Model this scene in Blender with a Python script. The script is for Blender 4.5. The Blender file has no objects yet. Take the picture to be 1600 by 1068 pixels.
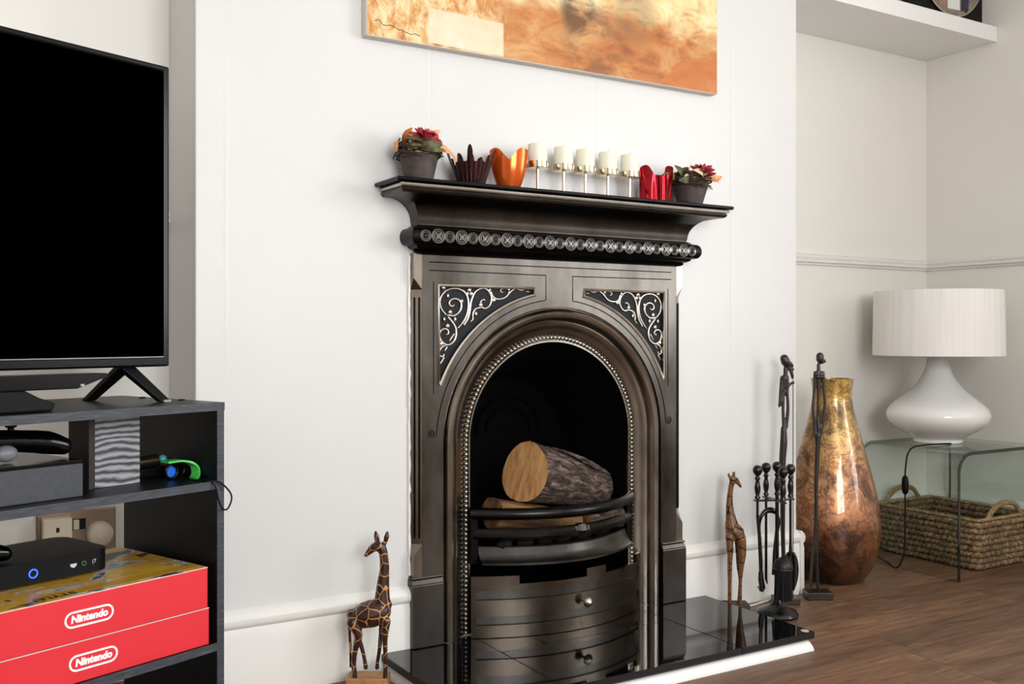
import bpy, bmesh, math, random
from mathutils import Vector, Matrix
from mathutils.geometry import tessellate_polygon
random.seed(7)
PI = math.pi
scene = bpy.context.scene
col = scene.collection

# ---------------------------------------------------------------- camera, world, light, exposure
cam_d = bpy.data.cameras.new('camera')
cam = bpy.data.objects.new('camera', cam_d); col.objects.link(cam)
cam_d.sensor_width = 36.0
cam_d.lens = 36.0 * 1530.0 / 1600.0
cam_d.shift_y = -9.0 / 1600.0
cam_d.clip_start = 0.02
cam.location = (-1.537, -2.3, 0.85)
cam.rotation_euler = (PI / 2, 0, -math.atan2(1530.0, 2540.0))
scene.camera = cam

world = bpy.data.worlds.new('world'); scene.world = world; world.use_nodes = True
bg = world.node_tree.nodes['Background']
bg.inputs[0].default_value = (0.80, 0.90, 1.0, 1); bg.inputs[1].default_value = 1.0

def area(name, loc, rot, sx, sy, power, color):
    d = bpy.data.lights.new(name, 'AREA'); d.shape = 'RECTANGLE'; d.size = sx; d.size_y = sy
    d.energy = power; d.color = color
    o = bpy.data.objects.new(name, d); col.objects.link(o); o.location = loc; o.rotation_euler = rot
    return o
# daylight entering by the two windows (front bay in the right wall, garden window behind the viewer)
area('daylight_bay', (2.20, -2.65, 1.55), (0, PI / 2, 0), 1.5, 2.0, 88, (0.97, 0.985, 1.0))
area('daylight_garden', (-.9, -3.92, 1.5), (PI / 2, 0, 0), 1.6, 1.4, 104, (0.98, 0.985, 1.0))
vs = scene.view_settings
vs.view_transform = 'Standard'; vs.look = 'None'; vs.gamma = 1.0; vs.use_curve_mapping = False
vs.exposure = 0.06

# ---------------------------------------------------------------- helpers
def lin(h):
    h = h.lstrip('#'); o = []
    for i in (0, 2, 4):
        c = int(h[i:i + 2], 16) / 255
        o.append(c / 12.92 if c <= .04045 else ((c + .055) / 1.055) ** 2.4)
    return (*o, 1)

class MB:
    def __init__(s): s.v = []; s.f = []
    def add(s, vs_, fs):
        n = len(s.v); s.v += [tuple(p) for p in vs_]; s.f += [tuple(i + n for i in f) for f in fs]; return s
    def box(s, x0, x1, y0, y1, z0, z1):
        return s.add([(x0,y0,z0),(x1,y0,z0),(x1,y1,z0),(x0,y1,z0),(x0,y0,z1),(x1,y0,z1),(x1,y1,z1),(x0,y1,z1)],
                     [(0,3,2,1),(4,5,6,7),(0,1,5,4),(1,2,6,5),(2,3,7,6),(3,0,4,7)])
    def hexa(s, p):   # eight corners: bottom loop then top loop
        return s.add(p, [(0,3,2,1),(4,5,6,7),(0,1,5,4),(1,2,6,5),(2,3,7,6),(3,0,4,7)])
    def tube(s, pts, r, seg=8, closed=False, cap=True, flat=None):
        pts = [Vector(p) for p in pts]; n = len(pts)
        rr = r if isinstance(r, (list, tuple)) else [r] * n
        T = []
        for i in range(n):
            if closed: t = pts[(i + 1) % n] - pts[i - 1]
            else: t = pts[min(i + 1, n - 1)] - pts[max(i - 1, 0)]
            T.append(t.normalized() if t.length > 1e-9 else Vector((0, 0, 1)))
        up = Vector((0, 0, 1)) if abs(T[0].z) < .9 else Vector((0, 1, 0))
        N = (up - T[0] * up.dot(T[0])).normalized()
        vs_ = []
        for i in range(n):
            N = N - T[i] * N.dot(T[i])
            N = N.normalized() if N.length > 1e-6 else T[i].orthogonal().normalized()
            B = T[i].cross(N)
            for k in range(seg):
                a = 2 * PI * k / seg
                d = N * math.cos(a) * rr[i] + B * math.sin(a) * rr[i]
                if flat is not None:      # flat = (axis vector, factor): squash along that axis
                    ax, fc = flat; d = d - ax * d.dot(ax) * (1 - fc)
                vs_.append(pts[i] + d)
        fs = []
        for i in range(n if closed else n - 1):
            j = (i + 1) % n
            for k in range(seg):
                k2 = (k + 1) % seg
                fs.append((i*seg+k, i*seg+k2, j*seg+k2, j*seg+k))
        if cap and not closed:
            fs.append(tuple(range(seg))[::-1]); fs.append(tuple((n-1)*seg + k for k in range(seg)))
        return s.add(vs_, fs)
    def lathe(s, prof, c=(0, 0, 0), seg=32, axis='z', sx=1.0, sy=1.0):
        vs_ = []; n = len(prof)
        for r, z in prof:
            for k in range(seg):
                a = 2 * PI * k / seg
                x, y = r * math.cos(a) * sx, r * math.sin(a) * sy
                if axis == 'z': p = (c[0] + x, c[1] + y, c[2] + z)
                elif axis == 'y': p = (c[0] + x, c[1] + z, c[2] + y)
                else: p = (c[0] + z, c[1] + x, c[2] + y)
                vs_.append(p)
        fs = [(i*seg+k, i*seg+(k+1) % seg, (i+1)*seg+(k+1) % seg, (i+1)*seg+k) for i in range(n-1) for k in range(seg)]
        if prof[0][0] > 1e-5: fs.append(tuple(range(seg))[::-1])
        if prof[-1][0] > 1e-5: fs.append(tuple((n-1)*seg + k for k in range(seg)))
        return s.add(vs_, fs)
    def ball(s, c, r, seg=12, rings=8, sc=(1, 1, 1)):
        vs_ = []
        for i in range(rings + 1):
            a = PI * i / rings
            for k in range(seg):
                b = 2 * PI * k / seg
                vs_.append((c[0] + r*sc[0]*math.sin(a)*math.cos(b), c[1] + r*sc[1]*math.sin(a)*math.sin(b), c[2] + r*sc[2]*math.cos(a)))
        fs = [(i*seg+k, (i+1)*seg+k, (i+1)*seg+(k+1) % seg, i*seg+(k+1) % seg) for i in range(rings) for k in range(seg)]
        return s.add(vs_, fs)
    def plate(s, outline, holes, y0, y1):   # polygon in x,z with holes, from front y0 to back y1
        loops = [outline] + list(holes)
        tris = tessellate_polygon([[Vector((x, z, 0)) for x, z in l] for l in loops])
        flat = [p for l in loops for p in l]; n = len(flat)
        vs_ = [(x, y0, z) for x, z in flat] + [(x, y1, z) for x, z in flat]
        fs = [tuple(t) for t in tris] + [tuple(i + n for i in t)[::-1] for t in tris]
        st = 0
        for l in loops:
            m = len(l)
            for i in range(m):
                a, b = st + i, st + (i + 1) % m
                fs.append((a, b, b + n, a + n))
            st += m
        return s.add(vs_, fs)
    def sweep(s, path, sec, closed_sec=True):   # path: list of (x,y); section: list of (outward n, z)
        n = len(path); m = len(sec); vs_ = []
        for i in range(n):
            a = Vector(path[max(i - 1, 0)]); b = Vector(path[min(i + 1, n - 1)]); t = (b - a).normalized()
            nx, ny = t.y, -t.x
            for (q, z) in sec: vs_.append((path[i][0] + nx * q, path[i][1] + ny * q, z))
        fs = []
        for i in range(n - 1):
            for k in range(m if closed_sec else m - 1):
                k2 = (k + 1) % m
                fs.append((i*m+k, i*m+k2, (i+1)*m+k2, (i+1)*m+k))
        if closed_sec:
            fs.append(tuple(range(m))[::-1]); fs.append(tuple((n-1)*m + k for k in range(m)))
        return s.add(vs_, fs)
    def mesh(s, name, off=(0, 0, 0), smooth=None, weld=False):
        me = bpy.data.meshes.new(name)
        me.from_pydata([(v[0]-off[0], v[1]-off[1], v[2]-off[2]) for v in s.v], [], s.f)
        bm = bmesh.new(); bm.from_mesh(me)
        if weld: bmesh.ops.remove_doubles(bm, verts=bm.verts, dist=1e-5)
        bmesh.ops.recalc_face_normals(bm, faces=bm.faces)
        bm.to_mesh(me); bm.free()
        if smooth:
            me.shade_smooth(); me.set_sharp_from_angle(angle=math.radians(smooth))
        me.update(); return me
    def build(s, name, mat, parent=None, off=(0, 0, 0), smooth=None, bevel=0, bseg=2, weld=False):
        me = s.mesh(name, off, smooth, weld)
        o = bpy.data.objects.new(name, me); col.objects.link(o)
        if mat: me.materials.append(mat)
        if parent: o.parent = parent
        else: o.location = off
        if bevel:
            b = o.modifiers.new('bevel', 'BEVEL'); b.width = bevel; b.segments = bseg; b.limit_method = 'ANGLE'; b.angle_limit = math.radians(40)
        return o

def thing(name, loc, label, cat, group=None, rz=0):
    o = bpy.data.objects.new(name, None); col.objects.link(o); o.location = loc; o.rotation_euler = (0, 0, rz)
    o.empty_display_size = .05
    tag(o, label, cat, group); return o
def tag(o, label, cat=None, group=None):
    o['label'] = label
    if cat: o['category'] = cat
    if group: o['group'] = group
    return o
def struct(o, label=None):
    o['kind'] = 'structure'
    if label: o['label'] = label
    return o
def inst(src, name, parent, loc, rot=(0, 0, 0), sc=(1, 1, 1)):
    o = bpy.data.objects.new(name, src.data if hasattr(src, 'data') else src); col.objects.link(o)
    o.parent = parent; o.location = loc; o.rotation_euler = rot; o.scale = sc; return o
def remesh(o, vox, smooth_it=4):
    m = o.modifiers.new('fuse', 'REMESH'); m.mode = 'VOXEL'; m.voxel_size = vox; m.use_smooth_shade = True
    if smooth_it:
        s_ = o.modifiers.new('soften', 'SMOOTH'); s_.factor = .5; s_.iterations = smooth_it
def text_mesh(body, size, extrude=.0004, shear=0, offset=0, align='CENTER'):
    c = bpy.data.curves.new('lettering', 'FONT'); c.body = body; c.size = size; c.extrude = extrude; c.shear = shear; c.offset = offset
    c.align_x = align; c.align_y = 'CENTER'; c.resolution_u = 3
    o = bpy.data.objects.new('lettering', c); col.objects.link(o)
    dg = bpy.context.evaluated_depsgraph_get()
    me = bpy.data.meshes.new_from_object(o.evaluated_get(dg)); bpy.data.objects.remove(o); bpy.data.curves.remove(c)
    return me
def put_text(name, me, mat, parent, loc, rot):
    o = bpy.data.objects.new(name, me); col.objects.link(o); me.materials.clear(); me.materials.append(mat)
    o.parent = parent; o.location = loc; o.rotation_euler = rot; return o
def rrect(cx, cz, w, h, r, n=6):
    p = []
    for sx, sz, a0 in ((1, 1, 0), (-1, 1, 90), (-1, -1, 180), (1, -1, 270)):
        for i in range(n + 1):
            a = math.radians(a0 + 90 * i / n)
            p.append((cx + sx * (w/2 - r) + r*math.cos(a), cz + sz * (h/2 - r) + r*math.sin(a)))
    return p
def spline(pts, sub=5):     # Catmull-Rom through the points
    P_ = [Vector(p) for p in pts]; out = []
    for i in range(len(P_) - 1):
        p0 = P_[max(i-1, 0)]; p1 = P_[i]; p2 = P_[i+1]; p3 = P_[min(i+2, len(P_)-1)]
        for k in range(sub):
            t = k / sub
            out.append(.5*((2*p1)+(p2-p0)*t+(2*p0-5*p1+4*p2-p3)*t*t+(3*p1-p0-3*p2+p3)*t**3))
    out.append(P_[-1]); return out
def lerp_list(v, n):
    out = []
    for i in range(n):
        t = i / (n - 1) * (len(v) - 1); k = min(int(t), len(v) - 2); out.append(v[k] + (v[k+1] - v[k]) * (t - k))
    return out

# ---------------------------------------------------------------- materials
def nodes(name):
    m = bpy.data.materials.new(name); m.use_nodes = True
    nt = m.node_tree; return m, nt, nt.nodes['Principled BSDF']
def N(nt, t, **kw):
    n = nt.nodes.new(t)
    for k, v in kw.items(): setattr(n, k, v)
    return n
def setv(n, **kw):
    for k, v in kw.items(): n.inputs[k.replace('_', ' ')].default_value = v
def ramp(nt, fac, stops, interp='LINEAR'):
    r = N(nt, 'ShaderNodeValToRGB'); r.color_ramp.interpolation = interp
    el = r.color_ramp.elements
    while len(el) < len(stops): el.new(0.5)
    for e, (p, c) in zip(el, stops): e.position = p; e.color = c
    nt.links.new(fac, r.inputs[0]); return r.outputs[0]
def coords(nt, kind='Object', scale=(1, 1, 1), loc=(0, 0, 0), rot=(0, 0, 0)):
    tc = N(nt, 'ShaderNodeTexCoord'); mp = N(nt, 'ShaderNodeMapping')
    mp.inputs['Scale'].default_value = scale; mp.inputs['Location'].default_value = loc; mp.inputs['Rotation'].default_value = rot
    nt.links.new(tc.outputs[kind], mp.inputs[0]); return mp.outputs[0]
def noise(nt, vec, scale, detail=4, rough=.55, dist=0):
    n = N(nt, 'ShaderNodeTexNoise'); n.inputs['Scale'].default_value = scale; n.inputs['Detail'].default_value = detail
    n.inputs['Roughness'].default_value = rough; n.inputs['Distortion'].default_value = dist
    nt.links.new(vec, n.inputs['Vector']); return n.outputs['Fac']
def bump(nt, b, height, strength, dist=.002):
    n = N(nt, 'ShaderNodeBump'); n.inputs['Strength'].default_value = strength; n.inputs['Distance'].default_value = dist
    nt.links.new(height, n.inputs['Height']); nt.links.new(n.outputs[0], b.inputs['Normal'])
def mat(name, c, r=.5, m=0, c2=None, scale=20, stretch=(1, 1, 1), lo=.35, hi=.65, bmp=0, bscale=None, bdist=.002, coat=0, spec=None, rvar=0, detail=4):
    M_, nt, b = nodes(name)
    c = lin(c) if isinstance(c, str) else c
    b.inputs['Base Color'].default_value = c; b.inputs['Roughness'].default_value = r; b.inputs['Metallic'].default_value = m
    if coat: b.inputs['Coat Weight'].default_value = coat; b.inputs['Coat Roughness'].default_value = .08
    if spec is not None: b.inputs['Specular IOR Level'].default_value = spec
    if c2 or bmp or rvar:
        vec = coords(nt, scale=stretch); f = noise(nt, vec, scale, detail)
        if c2: nt.links.new(ramp(nt, f, [(lo, c), (hi, lin(c2))]), b.inputs['Base Color'])
        if rvar:
            mr = N(nt, 'ShaderNodeMapRange'); mr.inputs['From Min'].default_value = .3; mr.inputs['From Max'].default_value = .7
            mr.inputs['To Min'].default_value = r - rvar; mr.inputs['To Max'].default_value = r + rvar
            nt.links.new(f, mr.inputs[0]); nt.links.new(mr.outputs[0], b.inputs['Roughness'])
        if bmp: bump(nt, b, noise(nt, vec, bscale or scale, detail) if bscale else f, bmp, bdist)
    return M_
def lines_mat(name, patch, line, scale, width, rough, patch2=None):
    M_, nt, b = nodes(name); vec = coords(nt)
    v = N(nt, 'ShaderNodeTexVoronoi', feature='DISTANCE_TO_EDGE'); v.inputs['Scale'].default_value = scale; v.inputs['Randomness'].default_value = .8
    nt.links.new(vec, v.inputs['Vector'])
    n = noise(nt, coords(nt), 60)
    pc = ramp(nt, n, [(.3, lin(patch)), (.7, lin(patch2 or patch))])
    msk = ramp(nt, v.outputs['Distance'], [(width, (0, 0, 0, 1)), (width * 1.5, (1, 1, 1, 1))])
    mx = N(nt, 'ShaderNodeMixRGB'); nt.links.new(msk, mx.inputs[0]); mx.inputs[1].default_value = lin(line); nt.links.new(pc, mx.inputs[2])
    nt.links.new(mx.outputs[0], b.inputs['Base Color']); b.inputs['Roughness'].default_value = rough
    return M_
def thin_glass(name, tint, refl=.06, rough=.02):
    M_ = bpy.data.materials.new(name); M_.use_nodes = True; nt = M_.node_tree; nt.nodes.clear()
    out = N(nt, 'ShaderNodeOutputMaterial'); mx = N(nt, 'ShaderNodeMixShader'); tr = N(nt, 'ShaderNodeBsdfTransparent'); gl = N(nt, 'ShaderNodeBsdfGlossy')
    lw = N(nt, 'ShaderNodeLayerWeight'); lw.inputs[0].default_value = .5
    pw = N(nt, 'ShaderNodeMath', operation='POWER'); nt.links.new(lw.outputs['Facing'], pw.inputs[0]); pw.inputs[1].default_value = 5
    fr = N(nt, 'ShaderNodeMath', operation='MULTIPLY_ADD'); nt.links.new(pw.outputs[0], fr.inputs[0]); fr.inputs[1].default_value = .8; fr.inputs[2].default_value = .035
    tr.inputs[0].default_value = tint; gl.inputs['Roughness'].default_value = rough
    nt.links.new(fr.outputs[0], mx.inputs[0]); nt.links.new(tr.outputs[0], mx.inputs[1]); nt.links.new(gl.outputs[0], mx.inputs[2])
    nt.links.new(mx.outputs[0], out.inputs[0]); return M_
def emit(name, c, s):
    M_, nt, b = nodes(name); b.inputs['Base Color'].default_value = lin(c); b.inputs['Emission Color'].default_value = lin(c); b.inputs['Emission Strength'].default_value = s; return M_

def paint_mat(name, c, c2):
    M_, nt, b = nodes(name); vec = coords(nt)
    f = noise(nt, vec, 1.3, 3)
    nt.links.new(ramp(nt, f, [(.35, lin(c)), (.7, lin(c2))]), b.inputs['Base Color'])
    b.inputs['Roughness'].default_value = .38
    sx = N(nt, 'ShaderNodeSeparateXYZ'); nt.links.new(coords(nt, loc=(.93, 0, 0)), sx.inputs[0])
    md = N(nt, 'ShaderNodeMath', operation='PINGPONG'); nt.links.new(sx.outputs[0], md.inputs[0]); md.inputs[1].default_value = .265
    seam = ramp(nt, md.outputs[0], [(.0, (.8, .8, .8, 1)), (.006, (0, 0, 0, 1))])
    nz = noise(nt, coords(nt), 9, 5)
    sm = N(nt, 'ShaderNodeMath', operation='SUBTRACT'); nt.links.new(nz, sm.inputs[0]); nt.links.new(seam, sm.inputs[1])
    bump(nt, b, sm.outputs[0], .14, .006)
    return M_
WALL = paint_mat('chimney_paint', '#d4d3d1', '#d9d8d6')  # white paint, toned darker to offset the stronger light on the breast
CREAM = paint_mat('alcove_paint', '#e7e4dc', '#ebe8e1')  # cream paint, lightened to make up for weaker light in the alcove
GLOSSW = mat('white_gloss_paint', '#e4e2dd', .3, bmp=.05, scale=12, bdist=.003)
CEIL = mat('ceiling_paint', '#e8e7e4', .7)
SHELFW = mat('white_lacquer', '#eeedeb', .35)
def wood_floor():
    M_, nt, b = nodes('oak_floor')
    oi = N(nt, 'ShaderNodeObjectInfo')
    tc = N(nt, 'ShaderNodeTexCoord'); ad = N(nt, 'ShaderNodeVectorMath', operation='ADD')
    cm = N(nt, 'ShaderNodeCombineXYZ'); ml = N(nt, 'ShaderNodeMath', operation='MULTIPLY'); ml.inputs[1].default_value = 37
    nt.links.new(oi.outputs['Random'], ml.inputs[0]); nt.links.new(ml.outputs[0], cm.inputs[0]); nt.links.new(ml.outputs[0], cm.inputs[1])
    nt.links.new(tc.outputs['Object'], ad.inputs[0]); nt.links.new(cm.outputs[0], ad.inputs[1])
    mp = N(nt, 'ShaderNodeMapping'); mp.inputs['Scale'].default_value = (1.2, 11, 11); nt.links.new(ad.outputs[0], mp.inputs[0])
    f = noise(nt, mp.outputs[0], 3.2, 8, .62, 1.2)
    g = noise(nt, mp.outputs[0], 22, 3, .6)
    c1 = ramp(nt, f, [(.3, lin('#553b2a')), (.5, lin('#775741')), (.7, lin('#917056'))])
    mx = N(nt, 'ShaderNodeMixRGB', blend_type='MULTIPLY'); mx.inputs[0].default_value = .5
    c2 = ramp(nt, g, [(.35, (.45, .42, .4, 1)), (.55, (1, 1, 1, 1))])
    nt.links.new(c1, mx.inputs[1]); nt.links.new(c2, mx.inputs[2])
    hs = N(nt, 'ShaderNodeHueSaturation'); nt.links.new(mx.outputs[0], hs.inputs['Color'])
    mr = N(nt, 'ShaderNodeMapRange'); mr.inputs['To Min'].default_value = .8; mr.inputs['To Max'].default_value = 1.15
    nt.links.new(oi.outputs['Random'], mr.inputs[0]); nt.links.new(mr.outputs[0], hs.inputs['Value'])
    nt.links.new(hs.outputs[0], b.inputs['Base Color']); b.inputs['Roughness'].default_value = .45
    bump(nt, b, g, .15, .001); return M_
FLOOR = wood_floor()
SUB = mat('sub_floor', '#1c130d', .9)
def iron(name, c, c2, r, brushed=True):
    M_, nt, b = nodes(name); b.inputs['Metallic'].default_value = 1
    f = noise(nt, coords(nt, scale=(1, 1, .45)), 7, 6, .6)
    nt.links.new(ramp(nt, f, [(.32, lin(c)), (.68, lin(c2))]), b.inputs['Base Color'])
    g = noise(nt, coords(nt, scale=(1, 1, .06)), 260, 2)
    mr = N(nt, 'ShaderNodeMapRange'); mr.inputs['To Min'].default_value = r - .07; mr.inputs['To Max'].default_value = r + .09
    nt.links.new(f, mr.inputs[0]); nt.links.new(mr.outputs[0], b.inputs['Roughness'])
    if brushed: bump(nt, b, g, .06, .0006)
    return M_
IRON = iron('burnished_iron', '#3a3734', '#67625c', .29)
IRON_HI = iron('polished_highlight_iron', '#b5aea4', '#cdc7be', .28, False)  # polished metal; its pale tone also paints highlights on shelf edge and spandrel frames
IRON_MID = iron('dark_burnished_iron', '#3a3735', '#5a5652', .32)
IRON_ARCH = iron('arch_iron', '#6a635a', '#958d82', .23)
IRON_BAR = iron('grate_bar_iron', '#232323', '#373635', .28, False)
IRON_DK = iron('blackened_iron', '#161616', '#232323', .36, False)
RECESS = mat('blackened_recess', '#1d1f22', .6, .6)
SOOT = mat('soot', '#030303', .9, c2='#060505', scale=30, bmp=.3, spec=.05)
GRANITE = mat('black_granite', '#060607', .04, coat=.0, spec=.55)
GROUT = mat('dark_grout', '#2a2a2a', .6)
BLACKGL = mat('black_gloss_plastic', '#050506', .16, spec=.28)
BLACKMT = mat('black_matt_plastic', '#08080a', .5, bmp=.05, scale=300, spec=.18)
SCREEN = mat('screen_glass', '#000000', .5, spec=.0)
def ash():
    M_, nt, b = nodes('black_ash_veneer')
    f = noise(nt, coords(nt, scale=(3, 3, 60)), 6, 6, .65, .6)
    nt.links.new(ramp(nt, f, [(.35, lin('#08090a')), (.6, lin('#101113')), (.75, lin('#1c1e21'))]), b.inputs['Base Color'])
    b.inputs['Roughness'].default_value = .4; b.inputs['Specular IOR Level'].default_value = .3; bump(nt, b, f, .2, .001); return M_
ASH = ash()
def edge_ash():
    M_, nt, b = nodes('worn_black_ash_edge')
    f = noise(nt, coords(nt, scale=(2, 2, 22)), 14, 6, .7, .3)
    nt.links.new(ramp(nt, f, [(.3, lin('#1f2226')), (.52, lin('#363a41')), (.72, lin('#525762'))]), b.inputs['Base Color'])
    b.inputs['Roughness'].default_value = .5; bump(nt, b, f, .3, .001); return M_
ASHEDGE = edge_ash()
def block_mat():
    M_, nt, b = nodes('cerused_ash_block')
    w = N(nt, 'ShaderNodeTexWave', wave_type='BANDS', bands_direction='Z'); w.inputs['Scale'].default_value = 25; w.inputs['Distortion'].default_value = 9
    w.inputs['Detail'].default_value = 3; w.inputs['Detail Scale'].default_value = .7
    nt.links.new(coords(nt, scale=(.55, .55, 1)), w.inputs['Vector'])
    f = noise(nt, coords(nt, scale=(4, 4, 60)), 20, 5, .7)
    mx = N(nt, 'ShaderNodeMixRGB'); mx.inputs[0].default_value = .35
    nt.links.new(w.outputs['Fac'], mx.inputs[1]); nt.links.new(f, mx.inputs[2])
    nt.links.new(ramp(nt, mx.outputs[0], [(.2, lin('#2c2d30')), (.45, lin('#6d6e72')), (.8, lin('#9a9b9f'))]), b.inputs['Base Color'])
    b.inputs['Roughness'].default_value = .55; bump(nt, b, w.outputs['Fac'], .3, .001); return M_
BLOCK = block_mat()
BROWNEDGE = mat('dark_brown_edge', '#1d120d', .6)
RED = mat('red_card', '#d2222e', .5, c2='#d82833', scale=4)
WHITE = mat('white_print', '#f4f0f0', .5)
CARDW = mat('white_card_edge', '#d9d0cc', .6)

# ================================================================ THE SETTING
def yz(b):      # turn a plate drawn in x,z into one that runs along world Y
    b.v = [(-y, x, z) for x, y, z in b.v]; return b
XL, XR, YB, H = -3.3, 2.11, -3.85, 2.65
fl = struct(MB().box(XL - .1, XR + .1, YB - .1, .5, -.05, -.014).build('floor', SUB), 'dark brown oak plank floor')
plank_me = {}
row = 0; y = YB
while y < .37:
    w = .148; x = XL - random.uniform(0, 1.2)
    while x < XR:
        L_ = random.choice((1.2, 1.5, 1.8))
        x0, x1 = max(x, XL), min(x + L_, XR)
        if x1 - x0 > .05:
            key = round(x1 - x0, 3)
            if key not in plank_me:
                plank_me[key] = MB().box(-key/2 + .0008, key/2 - .0008, -w/2 + .0008, w/2 - .0008, -.016, 0).mesh('plank'); plank_me[key].materials.append(FLOOR)
            inst(plank_me[key], 'plank', fl, ((x0 + x1)/2, y + w/2, 0))
        x += L_
    y += w
struct(MB().box(XL - .1, XR + .1, YB - .1, .5, H, H + .05).build('ceiling', CEIL), 'plain white ceiling')
# chimney breast: front face with the fire opening, two returns
cb = MB().plate([(-1.0, 0), (.951, 0), (.951, H), (-1.0, H)], [[(-.36, .02), (.34, .02), (.34, .90), (-.36, .90)]], 0, .02)
cb.box(-1.0, -.98, .02, .28, 0, H); cb.box(.931, .951, .02, .35, 0, H)
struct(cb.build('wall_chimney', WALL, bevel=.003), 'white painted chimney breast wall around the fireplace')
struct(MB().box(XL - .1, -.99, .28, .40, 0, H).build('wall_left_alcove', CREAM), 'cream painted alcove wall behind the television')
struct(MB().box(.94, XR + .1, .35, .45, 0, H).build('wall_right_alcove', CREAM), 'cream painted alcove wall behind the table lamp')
wr = yz(MB().plate([(YB - .1, 0), (.45, 0), (.45, H), (YB - .1, H)], [[(-3.65, .8), (-1.65, .8), (-1.65, 2.3), (-3.65, 2.3)]], -(XR + .12), -XR))
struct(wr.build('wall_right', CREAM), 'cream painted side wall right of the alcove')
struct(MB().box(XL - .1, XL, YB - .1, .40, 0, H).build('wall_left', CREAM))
wb = MB().plate([(XL - .1, 0), (XR + .1, 0), (XR + .1, H), (XL - .1, H)], [[(-1.7, .8), (-.1, .8), (-.1, 2.2), (-1.7, 2.2)]], YB - .12, YB)
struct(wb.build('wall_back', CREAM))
PANE = thin_glass('window_pane', (1, 1, 1, 1))
def window(name, horiz, a0, a1, z0, z1, plane):
    b = MB(); t = .05
    def bx(u0, u1, zz0, zz1, d=.03):
        if horiz: b.box(u0, u1, plane - d, plane + d, zz0, zz1)
        else: b.box(plane - d, plane + d, u0, u1, zz0, zz1)
    bx(a0, a1, z0, z0 + t); bx(a0, a1, z1 - t, z1); bx(a0, a0 + t, z0, z1); bx(a1 - t, a1, z0, z1)
    m_ = (a0 + a1)/2; bx(m_ - .03, m_ + .03, z0, z1); zz = (z0 + z1)/2; bx(a0, a1, zz - .02, zz + .02)
    o = struct(b.build(name, GLOSSW), 'white painted sash window')
    p = MB()
    for u0, u1 in ((a0 + t, m_ - .03), (m_ + .03, a1 - t)):
        for q0, q1 in ((z0 + t, zz - .02), (zz + .02, z1 - t)):
            p = MB()
            if horiz: p.box(u0, u1, plane - .002, plane + .002, q0, q1)
            else: p.box(plane - .002, plane + .002, u0, u1, q0, q1)
            p.build('pane', PANE, o)
window('window_1', False, -3.65, -1.65, .8, 2.3, XR + .05)
window('window_2', True, -1.7, -.1, .8, 2.2, YB - .06)

# skirting boards and dado rails (profiles swept along the walls)
SK = [(0, 0), (.016, 0), (.016, .150), (.012, .166), (.018, .170), (.022, .178), (.022, .188), (.016, .198), (.006, .206), (0, .208)]
DD = [(0, 1.126), (.008, 1.126), (.010, 1.133), (.018, 1.137), (.018, 1.144), (.012, 1.148), (.016, 1.153), (.016, 1.160), (.006, 1.168), (0, 1.170)]
def swept(path, sec): return MB().sweep(path, sec)
struct(swept([(-1.0, 0), (-.456, 0)], SK).build('baseboard_chimney', GLOSSW, smooth=30), 'white skirting board left of the fireplace')
struct(swept([(.435, 0), (.951 + .0, 0)], SK).build('baseboard_hearth', GLOSSW, smooth=30), 'white skirting board between fireplace and alcove')
struct(MB().sweep([(.951, -.02), (.951, .35)], SK).build('baseboard_return', GLOSSW, smooth=30))
struct(swept([(.951, .35), (XR, .35)], SK).build('baseboard_right_alcove', GLOSSW, smooth=30))
struct(swept([(XR, .35), (XR, YB)], SK).build('baseboard_right', GLOSSW, smooth=30))
struct(swept([(XL, .28), (-1.0, .28)], SK).build('baseboard_left_alcove', GLOSSW, smooth=30))
struct(swept([(.951, .35), (XR, .35)], DD).build('trim_1', GLOSSW, smooth=30), 'white dado rail across the right alcove')
struct(swept([(XR, .35), (XR, -1.1)], DD).build('trim_2', GLOSSW, smooth=30), 'white dado rail along the right side wall')
struct(swept([(XL, .28), (-1.0, .28)], DD).build('trim_3', GLOSSW, smooth=30), 'white dado rail behind the television')

# ================================================================ HEARTH
hl = (-.005, -.22, 0)
hearth = thing('hearth', hl, 'black polished granite hearth slab in front of the fireplace', 'hearth')
MB().box(-.545, .535, -.448, -.0, .031, .0465).build('slab', GROUT, hearth, hl)
tiles = [(-.545, -.281, -.45, .0), (.269, .535, -.45, .0), (-.279, -.147, -.163, .0), (-.145, .12, -.163, .0), (.122, .267, -.163, .0), (-.279, .267, -.45, -.165)]
for x0, x1, y0, y1 in tiles:
    MB().box(x0 + .0003, x1 - .0003, y0, y1, .033, .05).build('tile', GRANITE, hearth, hl, bevel=.0006, bseg=1)
MB().lathe([(0, 0), (.011, 0), (.011, .0012), (0, .0012)], (.517, -.432, .05), 20).build('sticker', mat('grey_label', '#b9b7b4', .5), hearth, hl)
TR = [(-.01, 0), (.018, 0), (.018, .004), (.014, .012), (.006, .022), (-.002, .028), (-.01, .031)]
MB().sweep([(-.53, -.02), (-.53, -.437), (.522, -.437), (.522, -.02)], [(q, z) for q, z in TR]).build('moulding', GLOSSW, hearth, hl, smooth=40)['label'] = 'white painted quarter round moulding'

# ================================================================ FIREPLACE
fl0 = (-.01, 0, .05); FX, FZ = -.01, .567
fire = thing('fireplace', fl0, 'cast iron arched fireplace with decorated spandrels and mantel shelf', 'fireplace')
def arc(r, a0, a1, n, x=FX, z=FZ): return [(x + r*math.cos(math.radians(a0 + (a1-a0)*i/n)), z + r*math.sin(math.radians(a0 + (a1-a0)*i/n))) for i in range(n + 1)]
def mir(p): return [(2*FX - x, z) for x, z in p][::-1]
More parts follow.
